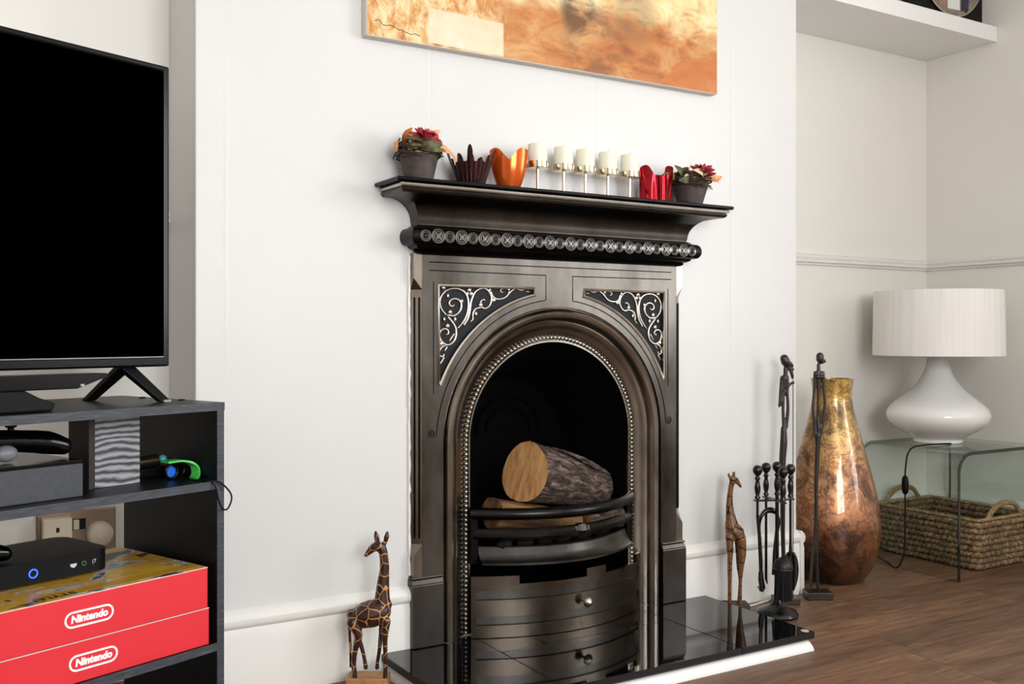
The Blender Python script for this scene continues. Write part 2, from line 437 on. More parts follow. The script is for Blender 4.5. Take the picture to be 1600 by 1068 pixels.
# spandrel opening (left) in absolute coordinates
sp_in = [(FX - .377, .726), (FX - .377, .982), (FX - .084, .982), (FX - .084, .962)] + [p for p in arc(.404, 101.5, 157.5, 20)]
out = [(FX - .425, .0505), (FX - .425, 1.064), (FX + .425, 1.064), (FX + .425, .0505), (FX + .365, .0505)] + arc(.365, 0, 180, 48) + [(FX - .365, .0505)]
MB().plate(out, [sp_in, mir(sp_in)], -.022, .0).build('surround_plate', IRON, fire, fl0, smooth=30)
for s in (-1, 1):       # stiles with the stopped chamfer and reeds
    b = MB(); X = lambda q: FX + s*q
    b.box(min(X(.425), X(.449)), max(X(.425), X(.449)), -.022, 0, 1.0, 1.064); b.box(min(X(.425), X(.449)), max(X(.425), X(.449)), -.022, 0, .232, .285)
    b.hexa([(X(.424), -.022, .315), (X(.4245), -.022, .315), (X(.449), -.003, .315), (X(.424), 0, .315), (X(.424), -.022, .97), (X(.4245), -.022, .97), (X(.449), -.003, .97), (X(.424), 0, .97)])
    for z0, z1 in ((.285, .315), (1.0, .97)):
        b.hexa([(X(.424), -.022, z0), (X(.449), -.022, z0), (X(.449), 0, z0), (X(.424), 0, z0), (X(.424), -.022, z1), (X(.4245), -.022, z1), (X(.449), -.003, z1), (X(.424), 0, z1)])
    st = b.build('stile', IRON_ARCH, fire, fl0)
    for q, yy in ((.431, -.018), (.441, -.0105)):
        MB().tube([(X(q), yy, .33), (X(q), yy, .95)], .0028, 6).build('reed', IRON_DK, st, fl0, smooth=60)
    b = MB(); a, c_ = (.366, .456)
    x0, x1 = sorted((X(a), X(c_))); b.box(x0, x1, -.032, 0, .0505, .212)
    b.hexa([(x0, -.032, .212), (x1, -.032, .212), (x1, 0, .212), (x0, 0, .212), (x0, -.025, .226), (x1 - (s > 0)*.005, -.025, .226), (x1 - (s > 0)*.005, 0, .226), (x0, 0, .226)])
    b.box(min(X(.366), X(.454)), max(X(.366), X(.454)), -.029, 0, .226, .232)
    b.build('plinth', IRON_MID, fire, fl0, bevel=.0025)
# arch mouldings
PR = [(.3665, -.0215), (.3645, -.014), (.3605, -.012), (.3585, -.019), (.354, -.0275), (.347, -.0315), (.339, -.0295), (.332, -.023), (.327, -.016), (.3245, -.0115), (.3225, -.0085), (.3205, -.0115), (.3175, -.0105), (.309, -.003), (.299, .004), (.290, .0085), (.2865, .012), (.2845, .0165), (.273, .0165), (.2715, .010), (.267, .010), (.265, .014), (.265, .04)]
def arch_sweep(prof, n=64, zb=.0505):
    b = MB(); m = len(prof); st = [(-1, zb), (-1, .3)] + [None]*(n + 1) + [(1, .3), (1, zb)]
    for i, q in enumerate(st):
        for r, y_ in prof:
            if q: b.v.append((FX + q[0]*r, y_, q[1]))
            else:
                a = PI - PI*(i - 2)/n; b.v.append((FX + r*math.cos(a), y_, FZ + r*math.sin(a)))
    for i in range(len(st) - 1):
        for k in range(m - 1): b.f.append((i*m+k, i*m+k+1, (i+1)*m+k+1, (i+1)*m+k))
    return b
arch_sweep(PR).build('arch_moulding', IRON_ARCH, fire, fl0, smooth=38)
b = MB(); L0 = FZ - .05; tot = 2*L0 + PI*.279; nb = 152
for i in range(nb):
    d = (i + .5)/nb*tot
    if d < L0: p = (FX - .279, .011, .05 + d)
    elif d < L0 + PI*.279: a = PI - (d - L0)/.279; p = (FX + .279*math.cos(a), .011, FZ + .279*math.sin(a))
    else: p = (FX + .279, .011, FZ - (d - L0 - PI*.279))
    b.ball(p, .0052, 8, 6)
bd = b.build('bead_trim', IRON_HI, fire, fl0, smooth=60); bd['kind'] = 'stuff'; bd['label'] = 'row of small metal beads around the arch'
# engraved lines
def groove(pts, r=.0014, nm='engraved_line'): return MB().tube([(x, -.0222, z) for x, z in pts], r, 6).build(nm, IRON_DK, fire, fl0, smooth=60)
groove([(FX - .404, 1.042), (FX + .404, 1.042)])
g = [(FX - .404, 1.0205), (FX - .045, 1.0185), (FX - .045, .951)] + arc(.3845, 97, 175, 40)
g += [(FX - .396 + .0135*math.exp(-i*.045)*math.cos(math.radians(-18*i)), .5995 + .0135*math.exp(-i*.045)*math.sin(math.radians(-18*i))) for i in range(0, 32)]
groove(g); groove(mir(g))
groove([(FX - .392, .70), (FX - .392, .992)], .0012); groove([(FX + .392, .70), (FX + .392, .992)], .0012)
# spandrels
SCROLL = {'A': [(-0.3066, 0.8834), (-0.3012, 0.8882), (-0.2904, 0.9073), (-0.2858, 0.9296), (-0.2886, 0.9518), (-0.2994, 0.9674), (-0.3173, 0.9749), (-0.3387, 0.9744), (-0.3563, 0.9661), (-0.3685, 0.9502), (-0.3703, 0.9345), (-0.365, 0.919), (-0.3528, 0.9066)], 'B': [(-0.351, 0.9051), (-0.3316, 0.9037), (-0.3173, 0.9102), (-0.3084, 0.923), (-0.3084, 0.9372), (-0.3173, 0.9465), (-0.3298, 0.9485), (-0.3404, 0.9429), (-0.3429, 0.9334), (-0.3358, 0.9282), (-0.3287, 0.9321)], 'C': [(-0.2994, 0.8794), (-0.2868, 0.8979), (-0.2814, 0.9202), (-0.2778, 0.9425), (-0.2687, 0.9634), (-0.256, 0.9748), (-0.2395, 0.9785), (-0.2265, 0.9724), (-0.2173, 0.9597), (-0.2154, 0.9452), (-0.2228, 0.9306), (-0.2358, 0.924), (-0.2486, 0.9302), (-0.2486, 0.9414), (-0.2413, 0.948), (-0.2358, 0.9458)], 'D': [(-0.2265, 0.9724), (-0.2173, 0.9694), (-0.2117, 0.9566), (-0.1968, 0.9498), (-0.1742, 0.9541), (-0.161, 0.9658), (-0.1515, 0.9742), (-0.14, 0.9793), (-0.1305, 0.9779), (-0.1209, 0.9755), (-0.1124, 0.9784)], 'D2': [(-0.1629, 0.9657), (-0.1599, 0.974), (-0.1705, 0.9802), (-0.1825, 0.9783), (-0.1874, 0.9717), (-0.1799, 0.968)], 'E': [(-0.245, 0.9271), (-0.256, 0.9253), (-0.2669, 0.9204), (-0.2724, 0.9076), (-0.2724, 0.8948), (-0.2796, 0.8884)], 'F': [(-0.3475, 0.9004), (-0.3351, 0.888), (-0.3245, 0.8723), (-0.3227, 0.8534), (-0.3298, 0.8361), (-0.3475, 0.8267), (-0.365, 0.8346), (-0.372, 0.8487), (-0.3703, 0.8611), (-0.3598, 0.869), (-0.3475, 0.8659), (-0.3457, 0.8565), (-0.3528, 0.854)], 'G': [(-0.344, 0.8282), (-0.3633, 0.8221), (-0.372, 0.8096), (-0.3703, 0.7987), (-0.3615, 0.797), (-0.358, 0.8033)], 'H': [(-0.358, 0.7954), (-0.3668, 0.7815), (-0.3727, 0.7769)], 'K': [(-0.3287, 0.8565), (-0.3422, 0.8377)], 'K2': [(-0.3492, 0.822), (-0.3563, 0.8111)], 'L': [(-0.3048, 0.8834), (-0.3173, 0.8707)], 'leaves': [(-0.3598, 0.977), (-0.3475, 0.9553), (-0.2832, 0.9726), (-0.2894, 0.962), (-0.2771, 0.9622), (-0.358, 0.8941), (-0.3404, 0.9131), (-0.3059, 0.942), (-0.3482, 0.8769), (-0.3262, 0.8943), (-0.3668, 0.8299), (-0.221, 0.9741), (-0.208, 0.947), (-0.161, 0.9772), (-0.2486, 0.9334), (-0.2633, 0.9093)]}
def spandrel(s):
    fx = (lambda x: FX + x) if s < 0 else (lambda x: FX - x)
    pts = [(fx(x - FX), z) for x, z in sp_in]
    pan = MB().plate([(x, z) for x, z in pts], [], -.0135, -.006).build('spandrel_panel', RECESS, fire, fl0)
    MB().tube([(x, -.0215, z) for x, z in pts], .0045, 6, closed=True).build('frame', IRON_HI, pan, fl0, smooth=50)  # pale iron paints the highlight along the bevelled frame
    for k, v in SCROLL.items():
        if k == 'leaves': continue
        P3 = spline([(fx(x), -.0145, z) for x, z in v], 4); n = len(P3)
        r0 = .0033 if k in 'ABCF' else .0028 if k in ('D', 'E', 'G') else .0024
        o = MB().tube(P3, [r0*(.75 + .45*math.sin(PI*min(1, .2 + .8*i/(n-1)))) for i in range(n)], 7).build('scroll', IRON_HI, pan, fl0, smooth=70)
    for i, (x, z) in enumerate(SCROLL['leaves']):
        MB().ball((fx(x), -.0155, z), .0062, 8, 6, (.75 if i % 2 else 1.1, .6, 1.15)).build('leaf', IRON_HI, pan, fl0, smooth=70)
    for x in (-.104, -.0975): MB().ball((fx(x), -.0145, .9725), .003, 8, 6).build('bud', IRON_HI, pan, fl0, smooth=70)
spandrel(-1); spandrel(1)
# entablature: profile (offset from wall, z) returned to the wall at both ends
def returned(prof, nm, m_, par, base=.402, smooth=35):
    b = MB(); n = len(prof)
    for q, z in prof:
        hw = base + q; b.v += [(FX - hw, 0, z), (FX - hw, -q, z), (FX + hw, -q, z), (FX + hw, 0, z)]
    for i in range(n - 1):
        for k in range(3): b.f.append((i*4+k, i*4+k+1, (i+1)*4+k+1, (i+1)*4+k))
    b.f.append((0, 1, 2, 3)); b.f.append(tuple((n-1)*4 + k for k in (3, 2, 1, 0)))
    return b.build(nm, m_, par, fl0, smooth=smooth)
roll = [(.062 + .014*math.sin(math.radians(a)), 1.1035 - .0215*math.cos(math.radians(a))) for a in range(0, 181, 15)]
returned([(.025, 1.060), (.034, 1.062), (.038, 1.067), (.036, 1.070), (.044, 1.072), (.052, 1.077), (.054, 1.081), (.056, 1.082)] + roll + [(.056, 1.126), (.050, 1.131), (.044, 1.134)], 'frieze_moulding', IRON_DK, fire)
cove = [(.044, 1.133), (.044, 1.138), (.046, 1.143)] + [(.046 + .066*(1 - math.cos(math.radians(a))), 1.143 + .060*math.sin(math.radians(a))) for a in range(8, 91, 7)] + [(.118, 1.203)]
returned(cove, 'cove', iron('cove_iron', '#38342f', '#504a44', .32), fire, smooth=50)
returned([(.110, 1.2025), (.122, 1.2025), (.126, 1.205), (.129, 1.210), (.127, 1.2145), (.115, 1.2155)], 'shelf_edge_moulding', IRON_MID, fire)
returned([(.115, 1.2150), (.1305, 1.2155), (.1335, 1.2175), (.1345, 1.2205), (.1335, 1.2235), (.1305, 1.2255), (.118, 1.2275)], 'shelf_edge_highlight', IRON_HI, fire)  # thin bead in pale iron paints the highlight along the shelf edge
returned([(.110, 1.2268), (.137, 1.2268), (.1395, 1.230), (.1395, 1.2345), (.137, 1.237), (.0, 1.237)], 'mantel_shelf', IRON_DK, fire, base=.408)
# roundels
def ring(b, r, t, n=18): b.tube([(r*math.cos(2*PI*i/n), 0, r*math.sin(2*PI*i/n)) for i in range(n)], t, 6, closed=True)
IRON_RND = iron('frieze_iron', '#8d8a86', '#a8a5a1', .32, False)
def two_mats(me, n_last):
    me.materials.append(IRON_RND); me.materials.append(IRON_DK); n = len(me.polygons)
    for p in me.polygons:
        if p.index >= n - n_last: p.material_index = 1
b = MB(); ring(b, .0172, .0019); ring(b, .0118, .0015)
for a in (45, -45): b.tube([(-.010*math.cos(math.radians(a)), -.001, -.010*math.sin(math.radians(a))), (.010*math.cos(math.radians(a)), -.001, .010*math.sin(math.radians(a)))], .0013, 6)
for a in range(0, 360, 90): b.ball((.006*math.cos(math.radians(a)), -.001, .006*math.sin(math.radians(a))), .0019, 6, 4)
b.lathe([(0, 0), (.017, 0), (.017, .004), (0, .004)], (0, 0, 0), 20, 'y')
big = b.mesh('roundel', smooth=50); two_mats(big, 20*3)
b = MB(); ring(b, .0138, .0016); ring(b, .0092, .0012); b.ball((0, -.001, 0), .0042, 4, 2, (1, .8, 1.1)); b.lathe([(0, .001), (.0135, .001), (.0135, .004), (0, .004)], (0, 0, 0), 18, 'y')
small = b.mesh('roundel', smooth=50); two_mats(small, 18*3)
for i in range(27):
    x = (i - 13)*.0677/2
    inst(big if i % 2 else small, 'roundel', fire, (x, -.0775 if i % 2 else -.0755, 1.1035 - .05))
# firebox and grate
b = MB(); n = 32
lo = [(FX - .266, .012, .052)] + [(x, .012, z) for x, z in arc(.266, 180, 0, n)] + [(FX + .266, .012, .052)]
hi = [(FX + (x - FX)*.74, .26, .052 + (z - .052)*.86) for x, _, z in lo]
b.v = lo + hi; m = len(lo)
b.f = [(i, i + 1, m + i + 1, m + i) for i in range(m - 1)] + [tuple(range(m, 2*m)), (0, m - 1, 2*m - 1, m)]
fb = b.build('firebox', SOOT, fire, fl0, smooth=40)
bk = [(-.01 + .11*math.cos(math.radians(a)), .255, .56 + .11*math.sin(math.radians(a))) for a in range(0, 181, 10)]
MB().tube(bk, .005, 6).build('cast_relief', SOOT, fb, fl0, smooth=60)
MB().tube([(x - (x + .01)*.3, y_, z - (z - .56)*.3) for x, y_, z in bk], .004, 6).build('cast_relief', SOOT, fb, fl0, smooth=60)
def bow(hw, y0, sag, n=32): return [(FX + hw*(2*i/n - 1), y0 - sag*(1 - (2*i/n - 1)**2)) for i in range(n + 1)]
b = MB(); gp_ = [(FX + .245*(i/12 - 1), .004 - .078*(1 - (i/12 - 1)**2)) for i in range(25)] + [(FX + .215, .20), (FX - .215, .20)]
b.plate(gp_, [], .262, .272); b.v = [(x, z, y_) for x, y_, z in b.v]
grate = b.build('grate', SOOT, fire, fl0)
for q in (-.261, .261): MB().box(FX + q - .011, FX + q + .011, -.006, .022, .24, .384).build('post', IRON_DK, grate, fl0, bevel=.002)
MB().sweep(bow(.268, .002, .112), [(-.014, .366), (-.008, .361), (.007, .361), (.014, .367), (.015, .379), (.009, .388), (-.006, .391), (-.014, .388)]).build('top_bar', IRON_BAR, grate, fl0, smooth=50)
MB().sweep(bow(.262, .004, .105), [(-.011, .311), (-.002, .306), (.007, .307), (.013, .315), (.013, .324), (.005, .334), (-.009, .335), (-.011, .330)]).build('lower_bar', IRON_BAR, grate, fl0, smooth=28)
kb = bow(.262, .004, .105, 32)[17]
MB().lathe([(.010, -.026), (.013, -.022), (.013, -.018), (.016, -.014), (.019, -.008), (.019, .008), (.016, .014), (.013, .018), (.013, .022), (.010, .026)], (kb[0] + .0, kb[1] - .001, .322), 6, 'x').build('knuckle', IRON_MID, grate, fl0)
lip = [(-.02, .285), (.004, .286), (.008, .282), (.012, .266), (.024, .253), (.036, .247), (.036, .241), (-.02, .241)]; b = MB()
for x, y_ in bow(.248, .006, .090):
    b.v += [(FX + (x - FX)*(1 + .35*max(q, 0)), y_ - q, z) for q, z in lip]
b.f = [(i*8+k, i*8+(k+1) % 8, (i+1)*8+(k+1) % 8, (i+1)*8+k) for i in range(32) for k in range(8)] + [tuple(range(8))[::-1], tuple(32*8 + k for k in range(8))]
b.build('fire_front_lip', IRON_MID, grate, fl0, smooth=35)
# ash pan cover
al = (-.01, -.06, .05)
ashc = thing('ash_pan_cover', al, 'curved burnished iron ash pan cover with small conical knob', 'ash cover')
sec = [(0, .0515), (0, .084), (-.006, .086), (-.006, .105), (0, .107), (0, .151), (-.006, .153), (-.006, .176), (0, .178), (0, .192), (-.010, .192), (-.010, .0515)]
PA = bow(.284, -.026, .080, 48)
IRON_AC = iron('brass_toned_iron', '#463f37', '#6b6156', .24)
body = MB().sweep(PA, sec); cv = body.build('cover_plate', IRON_AC, ashc, al, smooth=30)
for z0, z1 in ((.0853, .1057), (.1523, .1767)):
    MB().sweep(PA[1:-1], [(-.0058, z0), (-.0050, z0), (-.0050, z1), (-.0058, z1)]).build('recessed_band', IRON, cv, al, smooth=30)
for seg in (PA[:2], PA[-2:]): MB().sweep(seg, [(-.01, .0515), (.0004, .0515), (.0004, .192), (-.01, .192)]).build('end_strip', IRON_AC, cv, al)
for i0, i1 in ((0, 10), (27, 33), (46, 48)):
    MB().sweep(PA[i0:i1 + 1], [(-.010, .191), (.0003, .191), (.0003, .214), (-.010, .214)]).build('tab', IRON_AC, ashc, al, smooth=30)
kp = PA[26]
MB().lathe([(.004, .0), (.004, -.006), (.006, -.012), (.0145, -.02), (.0148, -.0225), (.010, -.028), (.002, -.0345), (0, -.035)], (kp[0], kp[1], .128), 20, 'y').build('knob', IRON_HI, ashc, al, smooth=50)

# logs and coals
BARK, nt, bb = nodes('bark'); f = noise(nt, coords(nt, scale=(.3, 1, 1)), 75, 8, .72, .6)
nt.links.new(ramp(nt, f, [(.36, lin('#120c0a')), (.47, lin('#3b2c25')), (.56, lin('#6d594d')), (.68, lin('#a8937f'))]), bb.inputs['Base Color']); bb.inputs['Roughness'].default_value = .85; bump(nt, bb, f, 1.0, .012)
ENDW, nt, bb = nodes('sawn_wood'); f = noise(nt, coords(nt, scale=(1, 1, .25)), 60, 6, .65)
nt.links.new(ramp(nt, f, [(.32, lin('#8a5a2c')), (.46, lin('#c8945a')), (.7, lin('#dcb07a'))]), bb.inputs['Base Color']); bb.inputs['Roughness'].default_value = .8; bump(nt, bb, f, .3, .002)
SPLIT = mat('split_wood', '#3d2714', .75, c2='#8f6a3d', scale=34, stretch=(.15, 1, 1), bmp=.5, bdist=.004)
def log(name, p0, p1, r, label, wob=.05, seed=1, end=ENDW, skin=BARK, r1=None):
    rnd = random.Random(seed); p0 = Vector(p0); p1 = Vector(p1); ax = (p1 - p0); Ln = ax.length
    b = MB(); seg, rg = 28, 14; ph = [rnd.uniform(0, 6.3) for _ in range(5)]
    for i in range(rg + 1):
        for k in range(seg):
            a = 2*PI*k/seg; rr = (r + ((r1 or r) - r)*i/rg)*(1 + wob*math.sin(a*2 + ph[0]) + wob*.7*math.sin(3*a + ph[1]) + wob*.25*math.sin(7*a + ph[2] + i*.3)) + rnd.uniform(-.0012, .0012)
            b.v.append((Ln*i/rg, rr*math.cos(a), rr*math.sin(a)))
    b.f = [(i*seg+k, i*seg+(k+1) % seg, (i+1)*seg+(k+1) % seg, (i+1)*seg+k) for i in range(rg) for k in range(seg)]
    t = thing(name, p0, label, 'log', 'firewood in the grate')
    t.rotation_mode = 'QUATERNION'; t.rotation_quaternion = ax.to_track_quat('X', 'Z')
    b.build('bark', skin, t, smooth=50)
    for xx, lst in ((0, range(seg)), (Ln, range(rg*seg, (rg+1)*seg))):
        c_ = MB(); c_.v = [b.v[i] for i in lst] + [(xx - (.002 if xx == 0 else -.002), 0, 0)]; c_.f = [(k, (k+1) % seg, seg) for k in range(seg)]
        c_.build('sawn_end', end, t, smooth=40)
    return t
big_log = log('log', (-.108, .005, .474), (.178, .060, .402), .087, 'large round log with a pale sawn end and peeling bark on top of the grate', .035, 3, r1=.062)
for k in range(9):      # peeling bark strips
    a = math.radians(60 + k*9); x0 = .02 + .018*k
    pts = [(x0 + .03*j, (.081 - .0019*j)*math.cos(a + .05*j), (.081 - .0019*j + .003*(j % 2))*math.sin(a + .05*j)) for j in range(5)]
    MB().tube(pts, [.001, .004, .005, .004, .001], 5).build('bark_strip', BARK, big_log, smooth=60)
log('log', (-.215, .0, .372), (.065, .015, .318), .046, 'split log lying under the round one behind the top bar', .10, 8, end=SPLIT, skin=SPLIT, r1=.036)
log('log', (.10, .0, .318), (.212, -.012, .325), .030, 'short bark covered log end at the side of the grate', .08, 5, skin=BARK)
for i in range(13):
    rnd = random.Random(40 + i); b = MB(); b.ball((0, 0, 0), .022, 9, 6, (1.2, .9, .75)); b.v = [(x*rnd.uniform(.85, 1.15), y_*rnd.uniform(.85, 1.15), z*rnd.uniform(.85, 1.1)) for x, y_, z in b.v]
    p = (FX - .18 + .36*((i*5) % 13)/12, -.010 + .022*(i % 3) - .025*math.cos((((i*5) % 13)/12 - .5)*2), .2882)
    o = b.build('coal', mat('coal', '#0a0909', .8, c2='#181412', scale=40, spec=.2) if i == 0 else bpy.data.materials['coal'], smooth=35); o.location = p
    tag(o, 'small dark lump of coal lying on the grate floor', 'coal', 'coals in the grate')

# painters caulk between the casting and the wall
rnd = random.Random(31); b = MB(); zz = [.235 + .0137*i for i in range(61)]
b.tube([(FX - .4515 - rnd.uniform(0, .002), -.002, z) for z in zz], [.003 + rnd.uniform(0, .0025) for _ in zz], 6); b.build('caulk_bead', GLOSSW, fire, fl0, smooth=60)

# ================================================================ TELEVISION UNIT (turned 22 degrees into the corner)
UA = math.radians(22); UO = (-1.022, -.334)
def U(x, y, z): return (UO[0] + x*math.cos(UA) - y*math.sin(UA), UO[1] + x*math.sin(UA) + y*math.cos(UA), z)
def uthing(name, p, label, cat, group=None): return thing(name, U(*p), label, cat, group, UA)
p0 = (-.6, .18, 0)
unit = uthing('television_stand', p0, 'black ash open shelving stand under the television', 'stand')
def board(nm, x0, x1, y0, y1, z0, z1, edge=None):
    o = MB().box(x0, x1, y0 + .001, y1, z0, z1).build(nm, ASH, unit, p0, bevel=.0008, bseg=1)
    MB().box(x0, x1, y0, y0 + .0012, z0, z1).build('edge_strip', ASHEDGE, o, p0)
board('side_panel', -.016, 0, 0, .33, 0, .703); board('side_panel', -1.2, -1.184, 0, .33, 0, .703)
board('top', -1.2, 0, -.002, .36, .703, .719)
for z in (.548, .228, .04): board('shelf', -1.184, -.016, 0, .33, z, z + .016)
for x, y_ in ((-.022, .11), (-.028, .24)):
    MB().lathe([(.008, 0), (.0075, .002), (.004, .0032), (0, .0035)], (x, y_, .719), 16).build('screw_cap', BLACKGL, unit, p0, smooth=60)

tp = (-.568, .15, .7192)
tv = uthing('television', tp, 'large flat television with black screen on splayed legs', 'television')
x0, x1, z0, z1, yf = -1.093, -.043, .789, 1.396, .12
fr = MB().plate([(x0, z0), (x1, z0), (x1, z1), (x0, z1)], [[(x0 + .013, z0 + .021), (x1 - .013, z0 + .021), (x1 - .013, z1 - .013), (x0 + .013, z1 - .013)]], yf, yf + .02)
fr.build('bezel', mat('tv_bezel', '#050506', .2, spec=.18), tv, tp, bevel=.004, bseg=2)
MB().box(x0 + .011, x1 - .011, yf + .006, yf + .016, z0 + .015, z1 - .011).build('screen', SCREEN, tv, tp)
MB().box(x0 + .004, x1 - .004, yf + .018, yf + .045, z0 + .004, z1 - .004).build('back_cover', BLACKMT, tv, tp, bevel=.008)
MB().box(x0 + .014, x1 - .014, yf - .0005, yf + .004, z0 + .0185, z0 + .0205).build('highlight_line', mat('bezel_highlight', '#6a6a6c', .3, 1), tv, tp)  # pale metal strip stands in for the light reflected along the bezel
def leg(ax, f1, f2):
    b = MB()
    for f in (f1, f2):
        b.hexa([(f[0] - .011, f[1] - .010, .7197), (f[0] + .011, f[1] - .010, .7197), (f[0] + .011, f[1] + .010, .7197), (f[0] - .011, f[1] + .010, .7197),
                (ax[0] - .016, ax[1] - .012, .790), (ax[0] + .016, ax[1] - .012, .790), (ax[0] + .016, ax[1] + .012, .790), (ax[0] - .016, ax[1] + .012, .790)])
    b.build('leg', BLACKMT, tv, tp, bevel=.002)
leg((-.127, .145), (-.070, .098), (-.143, .25)); leg((-1.009, .145), (-1.066, .098), (-.993, .25))
MB().box(-.078, -.062, .086, .092, .7197, .724).build('leg_cap', mat('grey_rubber', '#8c8c8c', .5), tv, tp)

sp = (-.45, .06, .7192)
sb = uthing('sensor_bar', sp, 'black camera sensor bar on a small pedestal below the television', 'sensor bar')
b = MB(); prof = [(-.66, .783), (-.231, .783), (-.229, .777), (-.288, .757), (-.66, .757)]
b.plate(prof, [], .030, .085); b.build('body', BLACKGL, sb, sp, bevel=.002)
b = MB(); b.plate([(-.60, .7197), (-.332, .7197), (-.325, .733), (-.355, .744), (-.38, .7575), (-.54, .7575), (-.60, .744)], [], .034, .085); b.build('pedestal', BLACKMT, sb, sp, bevel=.003)
MB().box(-.283, -.276, .0292, .0302, .761, .765).build('badge', mat('badge_grey', '#9a9a9a', .4), sb, sp)

cp = (-.44, .14, .5645)
con = uthing('games_console', cp, 'dark grey rectangular games console on the middle shelf', 'console')
MB().box(-.62, -.276, .034, .26, .5645, .6235).build('case', mat('console_grey', '#33363b', .5, c2='#3b3e44', scale=90), con, cp, bevel=.0015)
MB().box(-.6195, -.2765, .0345, .2595, .6236, .630).build('lid', BLACKGL, con, cp, bevel=.001)
def pad(name, pts, rs, loc, label, stick=None, extra=None):
    t = uthing(name, loc, label, 'controller')
    b = MB(); b.tube(spline(pts, 5), lerp_list(rs, len(spline(pts, 5))), 14)
    for q in (0, -1): b.ball(pts[q], rs[q], 14, 10)
    o = b.build('shell', BLACKGL, t, loc); remesh(o, .003, 3)
    if stick:
        MB().lathe([(.006, 0), (.005, .008), (.010, .011), (.0105, .014), (.008, .016), (0, .0145)], stick, 18).build('thumbstick', BLACKMT, t, loc, smooth=40)
    if extra: MB().ball(extra[0], extra[1], 14, 10, (1.2, .8, .85)).build('grip_insert', mat('grey_insert', '#74777c', .45), t, loc, smooth=60)
    return t
pad('game_controller', [(-.47, .13, .668), (-.41, .12, .667), (-.35, .11, .664), (-.305, .105, .658), (-.278, .10, .650)], [.021, .021, .020, .0215, .0165], (-.37, .11, .6305), 'glossy black game controller lying on the console', (-.366, .112, .680), ((-.383, .095, .646), .017))
bp = (-.17, .13, .5645)
bl = uthing('wood_block', bp, 'upright wood grained block between middle shelf and top of the stand', 'block')
MB().box(-.216, -.122, .100, .17, .5643, .7025).build('board_face', BLOCK, bl, bp, bevel=.001)
MB().box(-.2285, -.2165, .098, .17, .5643, .7025).build('side_board', BROWNEDGE, bl, bp)
mp_ = (-.18, .19, .5645)
MINT = mat('mint_plastic', '#a8d8d6', .35)
w1 = uthing('motion_controller', mp_, 'black motion controller with pale mint ends behind the wood block', 'controller')
MB().tube([(-.245, .185, .577), (-.115, .185, .577)], .0125, 14).build('handle', BLACKGL, w1, mp_, smooth=50)
for x in (-.252, -.108): MB().ball((x, .185, .577), .0123, 14, 10, (1.1, 1, 1)).build('mint_end', MINT, w1, mp_, smooth=60)
w2p = (-.07, .19, .5645)
w2 = uthing('toy_torch', w2p, 'dark bronze tube with teal knob on the middle shelf', 'toy')
MB().tube([(-.105, .16, .594), (-.05, .152, .597)], [.011, .013], 14).build('tube', mat('dark_bronze', '#3a3023', .3, .7), w2, w2p, smooth=50)
MB().ball((-.043, .145, .599), .009, 12, 8).build('teal_knob', mat('teal_plastic', '#4f9aa6', .3), w2, w2p, smooth=60)
MB().box(-.11, -.03, .14, .18, .5645, .584).build('cradle', BLACKMT, w2, w2p, bevel=.004)
gp = (-.06, .09, .5645)
gg = uthing('goggles', gp, 'small black goggles with one blue lens beside the green clip', 'goggles')
for x, lens in ((-.062, True), (-.036, False)):
    c_ = (x, .085 if lens else .10, .580)
    MB().tube([(c_[0] + .0135*math.cos(2*PI*i/20), c_[1], c_[2] + .0135*math.sin(2*PI*i/20)) for i in range(20)], .003, 8, closed=True).build('rim', BLACKGL, gg, gp, smooth=60)
    MB().lathe([(0, .002), (.013, .002), (.013, .006), (0, .006)], c_, 18, 'y').build('lens', mat('blue_lens', '#2a6fe0', .2) if lens else BLACKGL, gg, gp)
kp_ = (-.03, .06, .5645)
pts = spline([(-.060, .602), (-.035, .6035), (-.016, .599), (-.007, .589), (-.010, .575), (-.020, .568), (-.030, .5675)], 5)
b = MB(); n = len(pts)
for off in (0, .004):
    for i, p in enumerate(pts):
        a = pts[max(i-1, 0)]; c_ = pts[min(i+1, n-1)]; t = (c_ - a).normalized(); nx, nz = t.y, -t.x
        dy = .05*(1 - i/(n-1))
        b.v += [(p.x - nx*off*-1 - .012, .03 + dy, p.y - nz*off*-1), (p.x - nx*off*-1 - .012, .055 + dy, p.y - nz*off*-1)]
for i in range(n - 1):
    q = 2*n; b.f += [(2*i, 2*i+1, 2*i+3, 2*i+2), (q+2*i, q+2*i+2, q+2*i+3, q+2*i+1), (2*i, 2*i+2, q+2*i+2, q+2*i), (2*i+1, q+2*i+1, q+2*i+3, 2*i+3)]
b.f += [(0, 2*n, 2*n+1, 1), (2*n-2, 2*n-1, 4*n-1, 4*n-2)]
tag(b.build('strap_clip', mat('green_plastic', '#4fd05a', .4), None, (0, 0, 0), smooth=50), 'bright green curved plastic strap clip on the middle shelf', 'clip')
o = bpy.data.objects['strap_clip']; o.location = U(0, 0, -.0005); o.rotation_euler = (0, 0, UA)
cd = MB().tube(spline([(-.034, .03, .5665), (-.030, .004, .567), (-.012, -.006, .560), (.007, -.009, .540), (.011, -.009, .524), (.002, -.008, .507), (-.010, -.008, .510), (-.019, -.007, .53), (-.026, -.005, .558), (-.036, .01, .5665), (-.045, .03, .5665)], 5), .0017, 8).build('wrist_cord', BLACKMT, smooth=60)
cd.location = U(0, 0, 0); cd.rotation_euler = (0, 0, UA); tag(cd, 'thin black wrist cord looping over the edge of the middle shelf', 'cord')

